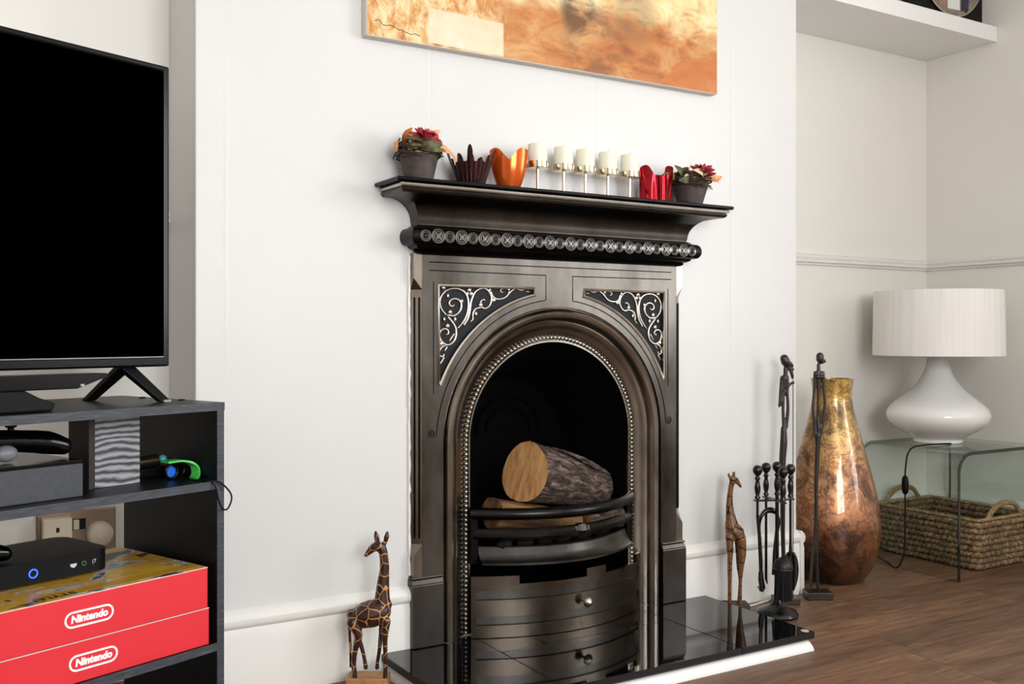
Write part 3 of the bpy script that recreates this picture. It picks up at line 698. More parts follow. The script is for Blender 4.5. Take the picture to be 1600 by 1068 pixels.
def lid_print():
    M_, nt, b = nodes('printed_lid'); v = coords(nt, scale=(1, 2.2, 1))
    f = noise(nt, v, 9, 3, .6, 1.0); g = noise(nt, v, 22, 4)
    c1 = ramp(nt, f, [(.36, lin('#15161a')), (.42, lin('#6c7688')), (.47, lin('#d9dbe0')), (.50, lin('#c99a2e')), (.62, lin('#d8a93c')), (.68, lin('#5b3a2c'))], 'LINEAR')
    nt.links.new(c1, b.inputs['Base Color']); b.inputs['Roughness'].default_value = .3; return M_
PRINT = lid_print(); DKINK = mat('dark_ink', '#1d1710', .5)
def game_box(z0, z1, xr, lx, lz, label, top):
    p = (-.42, .16, z0); t = uthing('game_box', p, label, 'box', 'red game boxes')
    MB().box(-.82, xr, .006, .315, z0, z1 - .0012).build('carton', RED, t, p, bevel=.0012)
    MB().box(-.82, xr, .0055, .315, z1 - .0014, z1 - .0002).build('lid_edge', CARDW, t, p)
    MB().plate(rrect(lx, lz, .092, .029, .0144), [rrect(lx, lz, .085, .022, .0109)], .0052, .0062).build('logo_ring', WHITE, t, p)
    put_text('logo_lettering', text_mesh('Nintendo', .0178, .0003, .12, .0009), WHITE, t, (lx - p[0], .0056 - p[1], lz - p[2]), (PI/2, 0, 0))
    if top:
        MB().box(-.818, xr - .002, .008, .313, z1 - .0002, z1 + .0003).build('printed_lid', PRINT, t, p)
        MB().box(-.36, xr - .01, .02, .052, z1 + .0003, z1 + .0005).build('yellow_band', mat('yellow_print', '#b98c22', .35), t, p)
        put_text('print_lettering', text_mesh('STYLE!', .026, .0001, 0, .0006), DKINK, t, (-.33 - p[0], .030 - p[1], z1 + .0008 - p[2]), (0, 0, PI))
game_box(.2443, .3165, -.031, -.272, .279, 'red game box with white oval logo directly on the shelf under another box', False)
game_box(.3168, .3965, -.034, -.280, .356, 'red game box with yellow printed lid lying under the router', True)
rp = (-.29, .21, .3975)
ro = uthing('router', rp, 'black router with glowing blue ring standing on the red game box', 'router')
b = MB(); b.plate(rrect(-.295, .22, .262, .18, .03, 8), [], 0, 1)
b.v = [(x, z, .4015 + y_*.0405) for x, y_, z in b.v]; b.build('case', BLACKMT, ro, rp, bevel=.004)
MB().box(-.40, -.19, .15, .29, .3972, .4018).build('foot', BLACKMT, ro, rp)
BLUE = emit('blue_led', '#2b5bff', 2.2)
MB().tube([(-.317 + .0075*math.cos(2*PI*i/20), .1296, .420 + .0075*math.sin(2*PI*i/20)) for i in range(20)], .0013, 6, closed=True).build('led_ring', BLUE, ro, rp)
ICON = mat('icon_print', '#c9ccd0', .4)
MB().plate([(-.2475, .424), (-.2345, .424), (-.2355, .419), (-.241, .416), (-.2465, .419)], [], .1294, .1304).build('icon', ICON, ro, rp)
MB().tube([(-.220 + .004*math.cos(2*PI*i/14), .1297, .421 + .004*math.sin(2*PI*i/14)) for i in range(14)], .0005, 5, closed=True).build('icon', mat('green_led', '#6fae5c', .4), ro, rp)
put_text('icon_lettering', text_mesh('(7', .010, .0002), ICON, ro, (-.200 - rp[0], .1294 - rp[1], .4215 - rp[2]), (PI/2, 0, 0))
pad('game_controller', [(-.50, .19, .466), (-.43, .18, .467), (-.385, .17, .464), (-.352, .165, .458)], [.020, .020, .019, .014], (-.42, .18, .4425), 'glossy black game controller lying on top of the router')

so = (-1.215, .28, .34)
ws = thing('wall_socket', so, 'brushed metal double wall socket with plug behind the stand', 'socket')
STEEL = mat('antique_steel', '#8f7f6c', .35, .8); PLUGW = mat('cream_plastic', '#d9cfb6', .4)
MB().box(-1.305, -1.128, .272, .2795, .325, .430).build('face_plate', STEEL, ws, so, bevel=.003)
ad = MB().box(-1.294, -1.231, .235, .272, .335, .418).build('adaptor', PLUGW, ws, so, bevel=.003)
for x, z, w_, h_ in ((-1.2625, .392, .007, .011), (-1.278, .362, .010, .006), (-1.247, .362, .010, .006)): MB().box(x - w_/2, x + w_/2, .2345, .236, z - h_/2, z + h_/2).build('slot', BLACKMT, ad, so)
MB().box(-1.226, -1.197, .268, .272, .383, .409).build('switch_surround', BLACKMT, ws, so)
MB().box(-1.2255, -1.212, .262, .268, .384, .408).build('switch', PLUGW, ws, so, bevel=.002)
MB().lathe([(.031, .0), (.031, -.012), (.027, -.028), (.020, -.034), (0, -.035)], (-1.166, .272, .368), 28, 'y').build('plug', PLUGW, ws, so, smooth=40)

# ================================================================ MANTEL ORNAMENTS (shelf top z = 1.237)
MZ = 1.2372
POT = mat('weathered_pot', '#352c29', .7, c2='#4d423d', scale=40, bmp=.25)
TWIG = mat('twig', '#2b1d15', .8, c2='#4d382a', scale=60)
def cm_(name, c, c2=None, r=.5): return mat(name, c, r, c2=c2, scale=60)
LEAFM = [cm_('orange_leaf', '#d98a4f', '#e7b183'), cm_('russet_leaf', '#a5551f', '#c97c3a'), cm_('green_leaf', '#4a5320', '#77823a'), cm_('olive_leaf', '#3d3a1c', '#595427'), cm_('pale_leaf', '#d9b98a', '#e6d0a5')]
PETAL = cm_('crimson_petal', '#7d0d22', '#b01c38'); BERRY = mat('red_berry', '#a80e20', .15, coat=.5)
def blade(b, base, tip, w, curl, rnd, n=6):
    base = Vector(base); tip = Vector(tip); ax = tip - base; side = ax.cross(Vector((rnd.uniform(-.4, .4), rnd.uniform(-1, -.2), rnd.uniform(-.2, .6)))).normalized(); up = side.cross(ax).normalized()
    st = len(b.v)
    for i in range(n + 1):
        t = i/n; hw = w*math.sin(PI*min(.97, .08 + .9*t))**.8; c_ = base + ax*t + up*curl*math.sin(PI*t)
        b.v += [tuple(c_ - side*hw), tuple(c_ + up*hw*.25), tuple(c_ + side*hw)]
    for i in range(n):
        for k in (0, 1): b.f.append((st+3*i+k, st+3*i+k+1, st+3*i+k+4, st+3*i+k+3))
def potted(cx, cy, rt, rb, h, label, seed, leaves, flower, berries, wisps):
    rnd = random.Random(seed); o0 = (cx, cy, MZ); t = thing('potted_arrangement', o0, label, 'plant')
    MB().lathe([(rb*.9, 0), (rb, .001), (rb, .003), (rt, h), (rt - .004, h), (rt - .007, h - .012), (0, h - .012)], (cx, cy, MZ), 36).build('pot', POT, t, o0, smooth=40)
    b = MB()
    for i in range(170):
        a0 = rnd.uniform(0, 6.28); r0 = rt*rnd.uniform(.75, 1.22); da = rnd.uniform(.5, 1.6); z0 = MZ + h + rnd.uniform(-.006, .026); tl = rnd.uniform(-.012, .012)
        b.tube([(cx + (r0 + rnd.uniform(-.004, .004))*math.cos(a0 + da*k/4), cy + r0*.95*math.sin(a0 + da*k/4), z0 + tl*k/4 + rnd.uniform(-.002, .002)) for k in range(5)], rnd.uniform(.0009, .0021), 4)
    for i in range(wisps):
        a0 = rnd.uniform(0, 6.28); d = Vector((math.cos(a0), math.sin(a0)*.5, rnd.uniform(-.5, .2)))
        b.tube(spline([(cx + d.x*rt*.9, cy + d.y*rt*.9, MZ + h + .004), (cx + d.x*(rt + .015), cy + d.y*(rt + .012), MZ + h + .002 + d.z*.01), (cx + d.x*(rt + .022), cy + d.y*(rt + .016), MZ + h - .012 + d.z*.02)], 3), .0006, 4)
    o = b.build('twig_nest', TWIG, t, o0); o['kind'] = 'stuff'
    for (dx, dz, ang, ln, mi, dy) in leaves:
        b = MB(); a = math.radians(ang); base = (cx + dx, cy + dy, MZ + dz)
        blade(b, base, (base[0] + ln*math.cos(a), base[1] - .012, base[2] + ln*math.sin(a)), ln*.23, ln*.22, rnd)
        b.build('leaf', LEAFM[mi], t, o0, smooth=60)
    fx_, fz, fr_ = flower
    for ringi, (nn, el, ln) in enumerate(((11, 8, 1.0), (10, 32, .9), (8, 58, .75), (4, 80, .55))):
        for k in range(nn):
            a = 2*PI*(k + .5*ringi)/nn + rnd.uniform(-.1, .1); e = math.radians(el + rnd.uniform(-8, 8)); L_ = fr_*ln; b = MB()
            blade(b, (cx + fx_, cy - .030, MZ + fz), (cx + fx_ + L_*math.cos(e)*math.cos(a), cy - .030 + L_*math.cos(e)*math.sin(a), MZ + fz + L_*math.sin(e)), fr_*.21, .003, rnd, 4)
            b.build('petal', PETAL, t, o0, smooth=60)
    for dx, dz, r in berries: MB().ball((cx + dx, cy - .022, MZ + dz), r, 14, 10).build('berry', BERRY, t, o0, smooth=60)
potted(-.466, -.068, .0500, .0355, .0680, 'brown pot with crimson flower, shiny berries and a curling orange leaf', 11,
       [(-.052, .082, 80, .042, 1, -.01), (-.060, .070, 95, .03, 0, 0), (-.03, .085, 20, .05, 3, -.03), (-.045, .074, 25, .042, 2, -.03), (-.02, .09, 150, .035, 4, -.03), (.005, .078, 15, .04, 2, -.035), (.02, .115, 30, .035, 0, -.01), (-.01, .105, 35, .04, 0, -.02), (.02, .085, -10, .035, 0, -.035),
        (.035, .09, -20, .03, 0, -.03), (.05, .085, -15, .035, 0, -.01), (.075, .082, -65, .038, 0, -.01), (-.02, .08, 10, .06, 3, -.04), (.0, .085, 170, .06, 3, -.035), (-.04, .10, 60, .04, 1, .01), (.03, .10, 60, .03, 3, .02), (.0, .074, 0, .04, 2, -.042)],
       (-.004, .104, .040), [(.034, .112, .0105), (.042, .098, .012), (.028, .098, .010), (-.022, .094, .009)], 14)
potted(.428, -.068, .0555, .0365, .0665, 'dark pot with crimson aster, pale leaves and stray twigs', 23,
       [(-.04, .08, 140, .05, 3, -.01), (-.06, .075, 160, .045, 2, 0), (-.02, .085, 25, .05, 2, -.03), (-.03, .10, 95, .035, 4, -.02), (.0, .082, 20, .055, 4, -.035), (.015, .082, 160, .05, 4, -.04), (.03, .085, 10, .05, 0, -.02), (.05, .09, -20, .05, 1, -.01), (.03, .1, 40, .03, 0, 0), (-.05, .09, 30, .05, 3, .01), (.05, .08, 15, .04, 0, -.03), (-.03, .075, 190, .05, 3, -.03)],
       (.016, .093, .046), [], 22)

def votive(name, cx, cy, label, fn, rim, m_, cat='candle holder', seg=168, rows=16, t_=.0035):
    o0 = (cx, cy, MZ); b = MB()
    for inner in (0, 1):
        for j in range(rows + 1):
            t = j/rows
            for k in range(seg):
                a = 2*PI*k/seg; z = rim(a)*t; z = max(z, .004) if inner else z
                rx, ry = fn(a, z)
                b.v.append((cx + (rx - t_*inner)*math.cos(a), cy + (ry - t_*inner)*math.sin(a), MZ + z))
    q = (rows + 1)*seg
    for j in range(rows):
        for k in range(seg):
            k2 = (k+1) % seg
            b.f += [(j*seg+k, j*seg+k2, (j+1)*seg+k2, (j+1)*seg+k), (q+j*seg+k, q+(j+1)*seg+k, q+(j+1)*seg+k2, q+j*seg+k2)]
    for k in range(seg):
        k2 = (k+1) % seg; b.f.append((rows*seg+k, rows*seg+k2, q+rows*seg+k2, q+rows*seg+k))
    b.f.append(tuple(range(seg))[::-1]); b.f.append(tuple(q + k for k in range(seg)))
    o = tag(b.build(name, m_, None, o0, smooth=60), label, cat); o.rotation_euler = (0, 0, -math.atan2(1530.0, 2540.0)); return o
def fr_fingers(a):
    z = .058
    for k in range(12):
        c_ = 2*PI*k/12 + PI/2; d = abs((a - c_ + PI) % (2*PI) - PI); h_ = (.040, .010, .020)[k % 3]; w_ = .15 if k % 3 == 0 else .17
        z = max(z, .058 + h_*max(0, 1 - (d/w_)**2)**.5 if d < w_ else z)
    return z
DKRED = mat('dark_ruby_glass', '#120104', .06, c2='#2c040b', scale=14, stretch=(1, 1, .2), coat=.6); DKRED.node_tree.nodes['Principled BSDF'].inputs['Transmission Weight'].default_value = .0
votive('votive_holder', -.318, -.07, 'dark ruby glass votive holder with finger shaped rim', lambda a, z: ((.034 + .024*(z/.075)**1.1 + .0016*math.cos(24*a)),)*2, fr_fingers, DKRED)
def fr_heart(a): c_ = abs(math.cos(a)); return .076 + .032*max(0, math.sin(min(1, c_*1.12)*PI*.62))**1.3
def w_heart(a, z): u = z/.1; return (.026 + .026*math.sin(min(1, u*.95)*PI*.5)**.8, .022 + .014*math.sin(min(1, u)*PI*.5))
COPPER = mat('orange_lustre_glass', '#b8430c', .14, .5, c2='#cf5f1c', scale=18, stretch=(1, 1, .15)); 
votive('votive_holder', -.203, -.07, 'orange lustre heart shaped votive holder on the mantel', w_heart, fr_heart, COPPER)
def fr_crk(a): return .088 + .016*math.sin(2*a + .6) + .008*math.sin(5*a)
def w_crk(a, z): k = 1 + .10*math.sin(5*a + 18*z) + .05*math.sin(9*a); return (.040 + .007*z/.09)*k, (.034 + .004*z/.09)*k
REDM = mat('red_lustre_glass', '#b50f1f', .13, .75, c2='#7d0a16', scale=25)
votive('votive_holder', .294, -.07, 'crumpled shiny red votive holder beside the dark pot', w_crk, fr_crk, REDM)

GOLD = mat('pale_gold', '#d9cdb2', .12, 1); WAX = mat('ivory_wax', '#ebe7d6', .55); WICK = mat('wick', '#35302b', .9)
WAX.node_tree.nodes['Principled BSDF'].inputs['Subsurface Weight'].default_value = .3; WAX.node_tree.nodes['Principled BSDF'].inputs['Subsurface Radius'].default_value = (.02, .015, .008)
ch0 = (.045, -.07, MZ)
chd = thing('candle_holder', ch0, 'pale gold candle holder with five cups on thin stems', 'candle holder')
MB().box(-.135, .225, -.078, -.062, MZ, MZ + .006).build('base_bar', GOLD, chd, ch0, bevel=.001)
words = ['beside the orange heart votive holder', 'second from the orange heart votive holder', 'in the middle of the row of five', 'second from the crumpled red votive holder', 'beside the crumpled red votive holder']
for i, x in enumerate((-.113, -.0285, .0445, .1225, .2003)):
    yy = -.07
    MB().lathe([(.0045, .006), (.0045, .066)], (x, yy, MZ), 14).build('stem', GOLD, chd, ch0, smooth=60)
    MB().lathe([(.005, .064), (.030, .0655), (.0305, .067), (.0305, .083), (.0292, .083), (.0292, .069), (0, .069)], (x, yy, MZ), 32).build('cup', GOLD, chd, ch0, smooth=35)
    c0 = (x, yy, MZ + .0692)
    cn = thing('pillar_candle', c0, 'short ivory pillar candle ' + words[i], 'candle', 'five ivory candles on the mantel')
    MB().lathe([(.0262, 0), (.0262, .0595), (.0250, .0615), (.021, .0605), (.006, .0585), (0, .0585)], (0, 0, 0), 32).build('wax', WAX, cn, smooth=40)
    MB().tube([(0, 0, .058), (.0005, 0, .064), (.0015, 0, .068)], .0008, 6).build('wick', WICK, cn)

# ================================================================ PAINTING
def painting_mat():
    M_, nt, b = nodes('abstract_painting'); tc = N(nt, 'ShaderNodeTexCoord'); sx = N(nt, 'ShaderNodeSeparateXYZ'); nt.links.new(tc.outputs['Object'], sx.inputs[0])
    X, Z = sx.outputs['X'], sx.outputs['Z']
    def m(op, a, c_):
        n = N(nt, 'ShaderNodeMath', operation=op)
        for i, v in enumerate((a, c_)):
            if isinstance(v, (int, float)): n.inputs[i].default_value = v
            else: nt.links.new(v, n.inputs[i])
        return n.outputs[0]
    def stp(v, lo, hi):
        n = N(nt, 'ShaderNodeMapRange', interpolation_type='SMOOTHSTEP'); nt.links.new(v, n.inputs[0]); n.inputs[1].default_value = lo; n.inputs[2].default_value = hi; return n.outputs[0]
    def ell(cx, cz, rx, rz, lo=1.15, hi=.75):
        dx = m('DIVIDE', m('SUBTRACT', X, cx), rx); dz = m('DIVIDE', m('SUBTRACT', Z, cz), rz)
        return stp(m('ADD', m('MULTIPLY', dx, dx), m('MULTIPLY', dz, dz)), lo, hi)
    def mix(f, a, c_):
        n = N(nt, 'ShaderNodeMixRGB')
        if isinstance(f, float): n.inputs[0].default_value = f
        else: nt.links.new(f, n.inputs[0])
        for i, v in ((1, a), (2, c_)):
            if isinstance(v, str): n.inputs[i].default_value = lin(v)
            else: nt.links.new(v, n.inputs[i])
        return n.outputs[0]
    f = noise(nt, coords(nt, scale=(1.4, 1, 2.6)), 5, 8, .68, .8)
    g = noise(nt, coords(nt, scale=(3.2, 1, 2), rot=(0, .5, 0)), 9, 8, .72, .5)
    h = noise(nt, coords(nt, scale=(2, 1, 3)), 4, 5, .6, .5)
    left = ramp(nt, g, [(.34, lin('#a4551f')), (.45, lin('#cf9450')), (.6, lin('#e6d2a2'))])
    mid = ramp(nt, f, [(.3, lin('#984f20')), (.48, lin('#bd7638')), (.68, lin('#d0a066'))])
    c_ = mix(stp(X, .30, .45), left, mid)
    top = ramp(nt, f, [(.34, lin('#c8853f')), (.5, lin('#e9cf97')), (.66, lin('#f3e6c2'))])
    c_ = mix(stp(m('ADD', Z, m('MULTIPLY', h, .12)), .20, .27), c_, top)
    fuzzy = stp(h, .36, .58)
    c_ = mix(m('MULTIPLY', m('MULTIPLY', ell(.64, .17, .06, .07, 1.6, .3), fuzzy), .9), c_, '#4e3018')
    c_ = mix(m('MULTIPLY', m('MULTIPLY', ell(.70, .08, .11, .12, 1.6, .2), fuzzy), .75), c_, '#7b4f2c')
    c_ = mix(m('MULTIPLY', m('MULTIPLY', ell(.84, .19, .08, .09, 1.6, .2), stp(f, .35, .6)), .75), c_, '#76502f')
    c_ = mix(m('MULTIPLY', ell(1.15, -.02, .20, .125, 1.04, .97), .9), c_, ramp(nt, f, [(.3, lin('#b96427')), (.7, lin('#cb8244'))]))
    sl = m('ADD', Z, m('MULTIPLY', m('SUBTRACT', X, .28), .02))
    rect = m('MULTIPLY', m('MULTIPLY', stp(X, .168, .174), stp(X, .398, .392)), m('MULTIPLY', stp(sl, .004, .008), stp(sl, .098, .092)))
    c_ = mix(m('MULTIPLY', rect, .93), c_, ramp(nt, f, [(.3, lin('#e6c9a4')), (.7, lin('#efdcc6'))]))
    nt.links.new(c_, b.inputs['Base Color']); b.inputs['Roughness'].default_value = .55; bump(nt, b, g, .25, .001); return M_
po = (-.592, -.03, 1.598)
pa = thing('painting', po, 'wide abstract canvas painting in orange and cream above the fireplace', 'painting')
MB().box(-.592, .573, -.03, -.001, 1.598, 2.25).build('canvas', mat('canvas_side', '#d8d4cb', .8, bmp=.2, scale=200), pa, po, bevel=.002)
MB().box(-.590, .571, -.0306, -.0298, 1.600, 2.248).build('painted_face', painting_mat(), pa, po)
sg = MB(); rnd = random.Random(4)
pts = [(-.572 + .0075*i, -.0308, 1.637 - .0012*i + (.006 if i in (1, 2) else 0) + rnd.uniform(-.003, .003)) for i in range(18)]
sg.tube(spline(pts, 3), .0009, 5).build('signature', DKINK, pa, po)

# ================================================================ FLOATING SHELF AND FRAME
tag(MB().box(.952, 2.109, .030, .349, 2.014, 2.074).build('floating_shelf', SHELFW, None, (1.5, .19, 2.014), bevel=.0015), 'thick white floating shelf across the right alcove', 'shelf')
fo = (1.86, .08, 2.0742)
pf = thing('picture_frame', fo, 'black square picture with a gold ringed round photograph on the white shelf', 'picture frame')
MB().box(1.62, 2.085, .078, .10, 2.0745, 2.54).build('backing', BLACKMT, pf, fo, bevel=.001)
RC = (1.885, .076, 2.292)
MB().lathe([(0, 0), (.196, 0), (.196, .004), (0, .004)], (RC[0], .0745, RC[2]), 64, 'y').build('round_photo', mat('photo_background', '#57504a', .4, c2='#a49a8c', scale=12), pf, fo)
MB().tube([(RC[0] + .199*math.cos(2*PI*i/64), .0735, RC[2] + .199*math.sin(2*PI*i/64)) for i in range(64)], .004, 8, closed=True).build('gold_ring', GOLD, pf, fo, smooth=60)
def figpoly(nm, pts, c): MB().plate(pts, [], .0735, .0746).build(nm, mat('photo_' + nm, c, .4), pf, fo)
figpoly('dress', [(1.86, 2.118), (1.935, 2.122), (1.925, 2.30), (1.885, 2.36), (1.85, 2.30)], '#e6e3df')
figpoly('leg', [(1.825, 2.125), (1.842, 2.125), (1.848, 2.25), (1.826, 2.25)], '#b5715a')
figpoly('trousers', [(1.945, 2.118), (1.962, 2.125), (1.975, 2.118), (1.99, 2.13), (1.995, 2.30), (1.94, 2.30)], '#1d2440')
figpoly('flowers', [(1.80, 2.15), (1.815, 2.16), (1.81, 2.21), (1.785, 2.22), (1.775, 2.18)], '#efe7e4')

# ================================================================ GLASS TABLE, LAMP, BASKET, VASE
GLASS = thin_glass('clear_glass', (.93, .97, .95, 1)); GEDGE = mat('green_glass_edge', '#0c1a17', .08, coat=.5)
def upath(off):
    x0, x1, zt, r = 1.526 + off, 2.085 - off, .447 - off, .075 - off
    p = [(x0, 0.001)] + [(x0 + r - r*math.cos(math.radians(a)), zt - r + r*math.sin(math.radians(a))) for a in range(0, 91, 10)]
    p += [(x1 - r + r*math.sin(math.radians(a)), zt - r + r*math.cos(math.radians(a))) for a in range(0, 91, 10)] + [(x1, 0.001)]
    return p
go = (1.805, .01, 0)
gt = thing('glass_table', go, 'clear bent glass side table under the white lamp', 'table')
po_, pi_ = upath(0), upath(.012); ring_ = po_ + pi_[::-1]
MB().plate(ring_, [], -.197, .217).build('glass_sheet', GLASS, gt, go, smooth=30)
for y0, y1, em in ((-.2, -.197, GEDGE), (.217, .22, mat('pale_glass_edge', '#8fa39a', .2))): MB().plate(ring_, [], y0, y1).build('polished_edge', em, gt, go, smooth=30)

lo_ = (1.783, .063, .4475)
lamp = thing('table_lamp', lo_, 'white ceramic table lamp with a drum shade on the glass table', 'lamp')
CER = mat('white_ceramic', '#ecebe9', .08, coat=.4)
body = [(.086, 0), (.089, .004), (.089, .012), (.094, .018), (.120, .034), (.155, .055), (.178, .078), (.186, .100), (.183, .118), (.170, .138), (.148, .158), (.122, .178), (.097, .200), (.076, .222), (.060, .246), (.048, .272), (.040, .298), (.0365, .318), (.0355, .334), (.028, .338)]
pr = spline([(r, 0, z) for r, z in body], 3)
MB().lathe([(p.x, p.z) for p in pr], lo_, 64).build('base', CER, lamp, lo_, smooth=50)
MB().lathe([(.012, .336), (.012, .36), (.018, .36), (.018, .40), (0, .40)], lo_, 16).build('lamp_holder', mat('holder_white', '#d9d7d2', .5), lamp, lo_, smooth=40)
def shade_mat():
    M_, nt, b = nodes('drum_shade_fabric'); f = noise(nt, coords(nt, scale=(1, 1, .02)), 60, 4, .6)
    nt.links.new(ramp(nt, f, [(.3, lin('#e9e5df')), (.7, lin('#f3f1ee'))]), b.inputs['Base Color']); b.inputs['Roughness'].default_value = .8; bump(nt, b, f, .04, .001)
    b.inputs['Transmission Weight'].default_value = 0; b.inputs['Subsurface Weight'].default_value = .0; return M_
zb, zt_ = .777 - .4475, 1.021 - .4475
MB().lathe([(.2345, zb), (.2345, zb + .002), (.2305, zt_), (.2285, zt_), (.2325, zb), (.2345, zb)], lo_, 72).build('shade', shade_mat(), lamp, lo_, smooth=40)
for a in range(3):
    q = 2*PI*a/3 + .3; MB().tube([(lo_[0] + .015*math.cos(q), lo_[1] + .015*math.sin(q), lo_[2] + .385), (lo_[0] + .229*math.cos(q), lo_[1] + .229*math.sin(q), lo_[2] + .385)], .0018, 6).build('shade_spider', mat('spider_wire', '#c9c5bd', .4), lamp, lo_)
fl_ = [(1.745, -.02, .4505), (1.68, -.02, .4525), (1.60, -.012, .4525), (1.545, -.008, .448), (1.518, -.004, .425), (1.512, 0, .38), (1.511, .002, .345)]
cordo = MB().tube(spline(fl_ + [(1.511, .002, .22), (1.514, .005, .12), (1.51, .01, .05), (1.50, .03, .008), (1.56, .12, .006), (1.64, .26, .006)], 5), .0028, 8).build('cord', BLACKMT, lamp, lo_, smooth=60)
b = MB(); b.lathe([(.003, -.035), (.009, -.03), (.0125, -.02), (.0135, 0), (.0125, .02), (.009, .03), (.003, .035)], (1.511, .002, .312), 16, sx=.8); b.build('cord_switch', BLACKMT, cordo, lo_, smooth=40)
MB().box(1.4965, 1.5005, -.004, .004, .306, .318).build('switch_button', BLACKGL, cordo, lo_)

def wick_mat():
    M_, nt, b = nodes('seagrass'); f = noise(nt, coords(nt), 55, 5, .65); g = noise(nt, coords(nt, scale=(1, 1, 1)), 9, 3)
    a = ramp(nt, f, [(.3, lin('#3b2a1a')), (.5, lin('#7b6344')), (.7, lin('#ab906c'))]); c_ = ramp(nt, g, [(.35, (.45, .42, .38, 1)), (.6, (1, 1, 1, 1))])
    mx = N(nt, 'ShaderNodeMixRGB', blend_type='MULTIPLY'); mx.inputs[0].default_value = .7; nt.links.new(a, mx.inputs[1]); nt.links.new(c_, mx.inputs[2])
    nt.links.new(mx.outputs[0], b.inputs['Base Color']); b.inputs['Roughness'].default_value = .75; bump(nt, b, f, .4, .002); return M_
WICKER = wick_mat()
ko = (1.88, .07, 0); bk = thing('wicker_basket', ko, 'woven seagrass storage basket with loop handles under the glass table', 'basket')
def rect_path(hx, hy, r, step):
    pts = []
    for sx, sy, a0 in ((1, 1, 0), (-1, 1, 90), (-1, -1, 180), (1, -1, 270)):
        for i in range(5):
            a = math.radians(a0 + 90*i/4); pts.append(Vector((ko[0] + sx*(hx - r) + r*math.cos(a), ko[1] + sy*(hy - r) + r*math.sin(a), 0)))
    pts.append(pts[0]); out = []; acc = 0
    for a, c_ in zip(pts, pts[1:]):
        d = (c_ - a).length; n = max(1, int(d/step))
        for k in range(n): out.append(a + (c_ - a)*k/n)
    return out
def rope(hx, hy, z, R_, rs, turns, nm, m_, par, ph=0, strands=2):
    pth = rect_path(hx, hy, .02, .007); n = len(pth)
    for s_ in range(strands):
        b = MB(); pp = []
        for i, p in enumerate(pth):
            t = (pth[(i+1) % n] - pth[i-1]).normalized(); nn = Vector((t.y, -t.x, 0)); a = 2*PI*(turns*i/n + s_/strands) + ph
            pp.append(p + nn*(R_*math.cos(a)) + Vector((0, 0, z + .6*R_*math.sin(a))))
        b.tube(pp, [rs*(1 + .18*math.sin(i*1.7 + ph*3 + s_)) for i in range(n)], 6, closed=True); b.build(nm, m_, par, ko, smooth=70)
NR = 8
for j in range(NR):
    t = j/(NR-1); rope(.150 + .016*t, .202 + .016*t, .0150 + .0218*j, .0072, .0094, 36 + (j % 3), 'woven_row', WICKER, bk, ph=j*2.1)
RIMM = mat('rim_seagrass', '#7d6746', .75, c2='#a38a62', scale=90, bmp=.3)
rope(.168, .220, .186, .004, .0052, 120, 'rim', RIMM, bk)
MB().box(ko[0] - .145, ko[0] + .145, ko[1] - .197, ko[1] + .197, .003, .010).build('bottom', WICKER, bk, ko)
for sy in (-1, 1):
    yy = ko[1] + sy*.219
    b = MB(); hp = spline([(ko[0] - .11, yy, .185), (ko[0] - .085, yy, .212), (ko[0] - .04, yy, .234), (ko[0] + .01, yy, .238), (ko[0] + .06, yy, .226), (ko[0] + .10, yy, .185)], 8)
    hn = MB().tube(hp, .0085, 10).build('handle', RIMM, bk, ko, smooth=60)
    for i in range(2, len(hp) - 2, 1):
        pass
    w_ = MB(); n = 240; cl = [hp[min(int(i/n*(len(hp)-1)), len(hp)-2)].lerp(hp[min(int(i/n*(len(hp)-1)), len(hp)-2)+1], (i/n*(len(hp)-1)) % 1) for i in range(n)]
    w_.tube([p + Vector((0, math.cos(i*.9)*.0085, 0)) + Vector((0, 0, math.sin(i*.9)*.0085)) for i, p in enumerate(cl)], .0024, 5).build('wrapping', RIMM, hn, ko, smooth=60)

